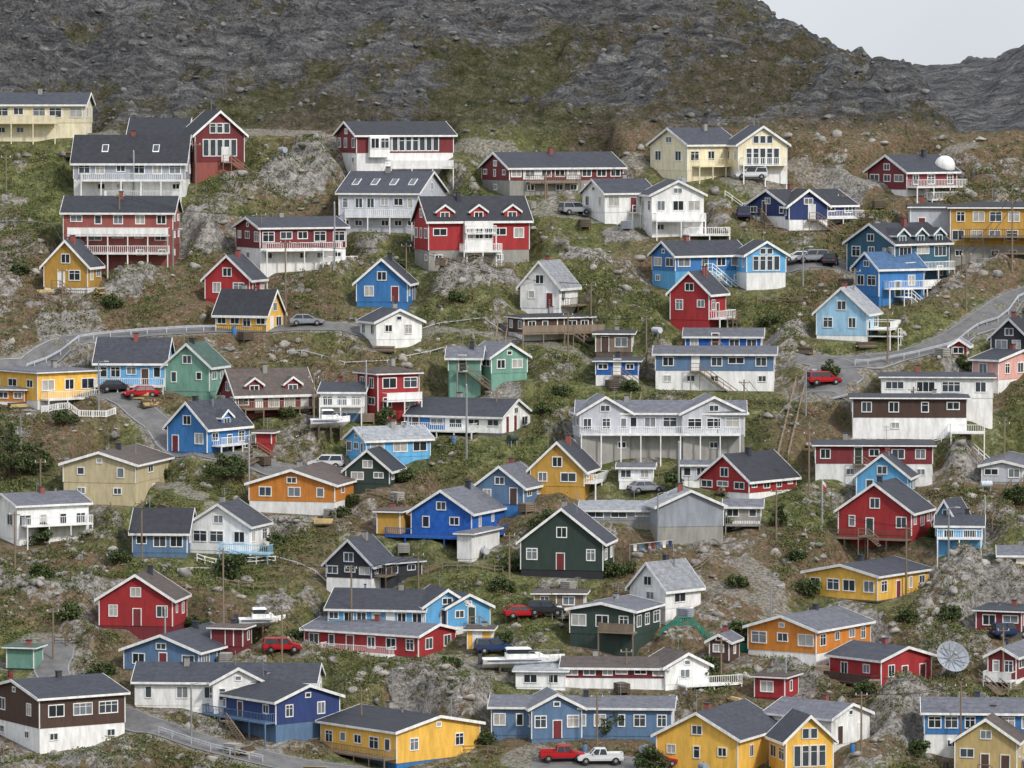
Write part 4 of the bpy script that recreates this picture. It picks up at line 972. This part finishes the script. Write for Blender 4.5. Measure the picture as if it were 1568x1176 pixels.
rockmat('boulder',(.09,.085,.075),(.38,.355,.32)); rockmat('mboulder',(.05,.05,.05),(.20,.196,.19))
B=scatter(4000,(205,1190),44); cl=fbm(B[:,0]*.09,B[:,1]*.13,3,33); B=B[(cl>.44)]
boulders('hillside_boulders',B,.10,1.1,1,'boulder')
B=scatter(3600,(150,199),45); boulders('mountain_boulders',B,.12,.9,2,'mboulder')
# ---------------------------------------------------------------- light, sky, camera
el=math.radians(40); az=math.radians(138)
w=bpy.data.worlds.new('World'); scene.world=w; w.use_nodes=True; nt=w.node_tree; bg=nt.nodes['Background']
sk=nt.nodes.new('ShaderNodeTexSky'); sk.sky_type='NISHITA'; sk.sun_disc=False; sk.sun_elevation=el; sk.sun_rotation=az; sk.air_density=1.2; sk.dust_density=2.5
tc=nt.nodes.new('ShaderNodeTexCoord'); sx=nt.nodes.new('ShaderNodeSeparateXYZ'); nt.links.new(tc.outputs['Generated'],sx.inputs[0])
mr_=nt.nodes.new('ShaderNodeMapRange'); mr_.inputs['To Min'].default_value=1.0; mr_.inputs['To Max'].default_value=1.6; nt.links.new(sx.outputs['Z'],mr_.inputs['Value'])
cn=nt.nodes.new('ShaderNodeTexNoise'); cn.inputs['Scale'].default_value=14; cn.inputs['Detail'].default_value=4; nt.links.new(tc.outputs['Generated'],cn.inputs['Vector'])
cm=nt.nodes.new('ShaderNodeMath'); cm.operation='MULTIPLY_ADD'; cm.inputs[1].default_value=.25; nt.links.new(cn.outputs['Fac'],cm.inputs[0]); nt.links.new(mr_.outputs[0],cm.inputs[2])
vs=nt.nodes.new('ShaderNodeVectorMath'); vs.operation='SCALE'; vs.inputs[0].default_value=(5.9,6.2,6.75); nt.links.new(cm.outputs[0],vs.inputs['Scale'])
mx=nt.nodes.new('ShaderNodeMix'); mx.data_type='RGBA'; mx.inputs[0].default_value=.8; nt.links.new(sk.outputs[0],mx.inputs[6]); nt.links.new(vs.outputs[0],mx.inputs[7])
nt.links.new(mx.outputs[2],bg.inputs['Color']); bg.inputs['Strength'].default_value=.125
sun=bpy.data.lights.new('sun','SUN'); sun.energy=2.6; sun.angle=math.radians(6); sun.color=(1,.95,.88); so=bpy.data.objects.new('sun',sun); col.objects.link(so)
sd=Vector((math.sin(az)*math.cos(el),math.cos(az)*math.cos(el),math.sin(el))); so.rotation_euler=sd.to_track_quat('Z','Y').to_euler()
cam=bpy.data.cameras.new('camera'); co=bpy.data.objects.new('camera',cam); col.objects.link(co); cam.sensor_width=36; cam.lens=36*F/1568; cam.clip_end=9000; cam.clip_start=1
co.location=(0,0,0); co.rotation_euler=(math.radians(90)-math.atan(438/F),0,0); scene.camera=co
scene.view_settings.view_transform='Standard'; scene.view_settings.look='None'; scene.view_settings.exposure=0
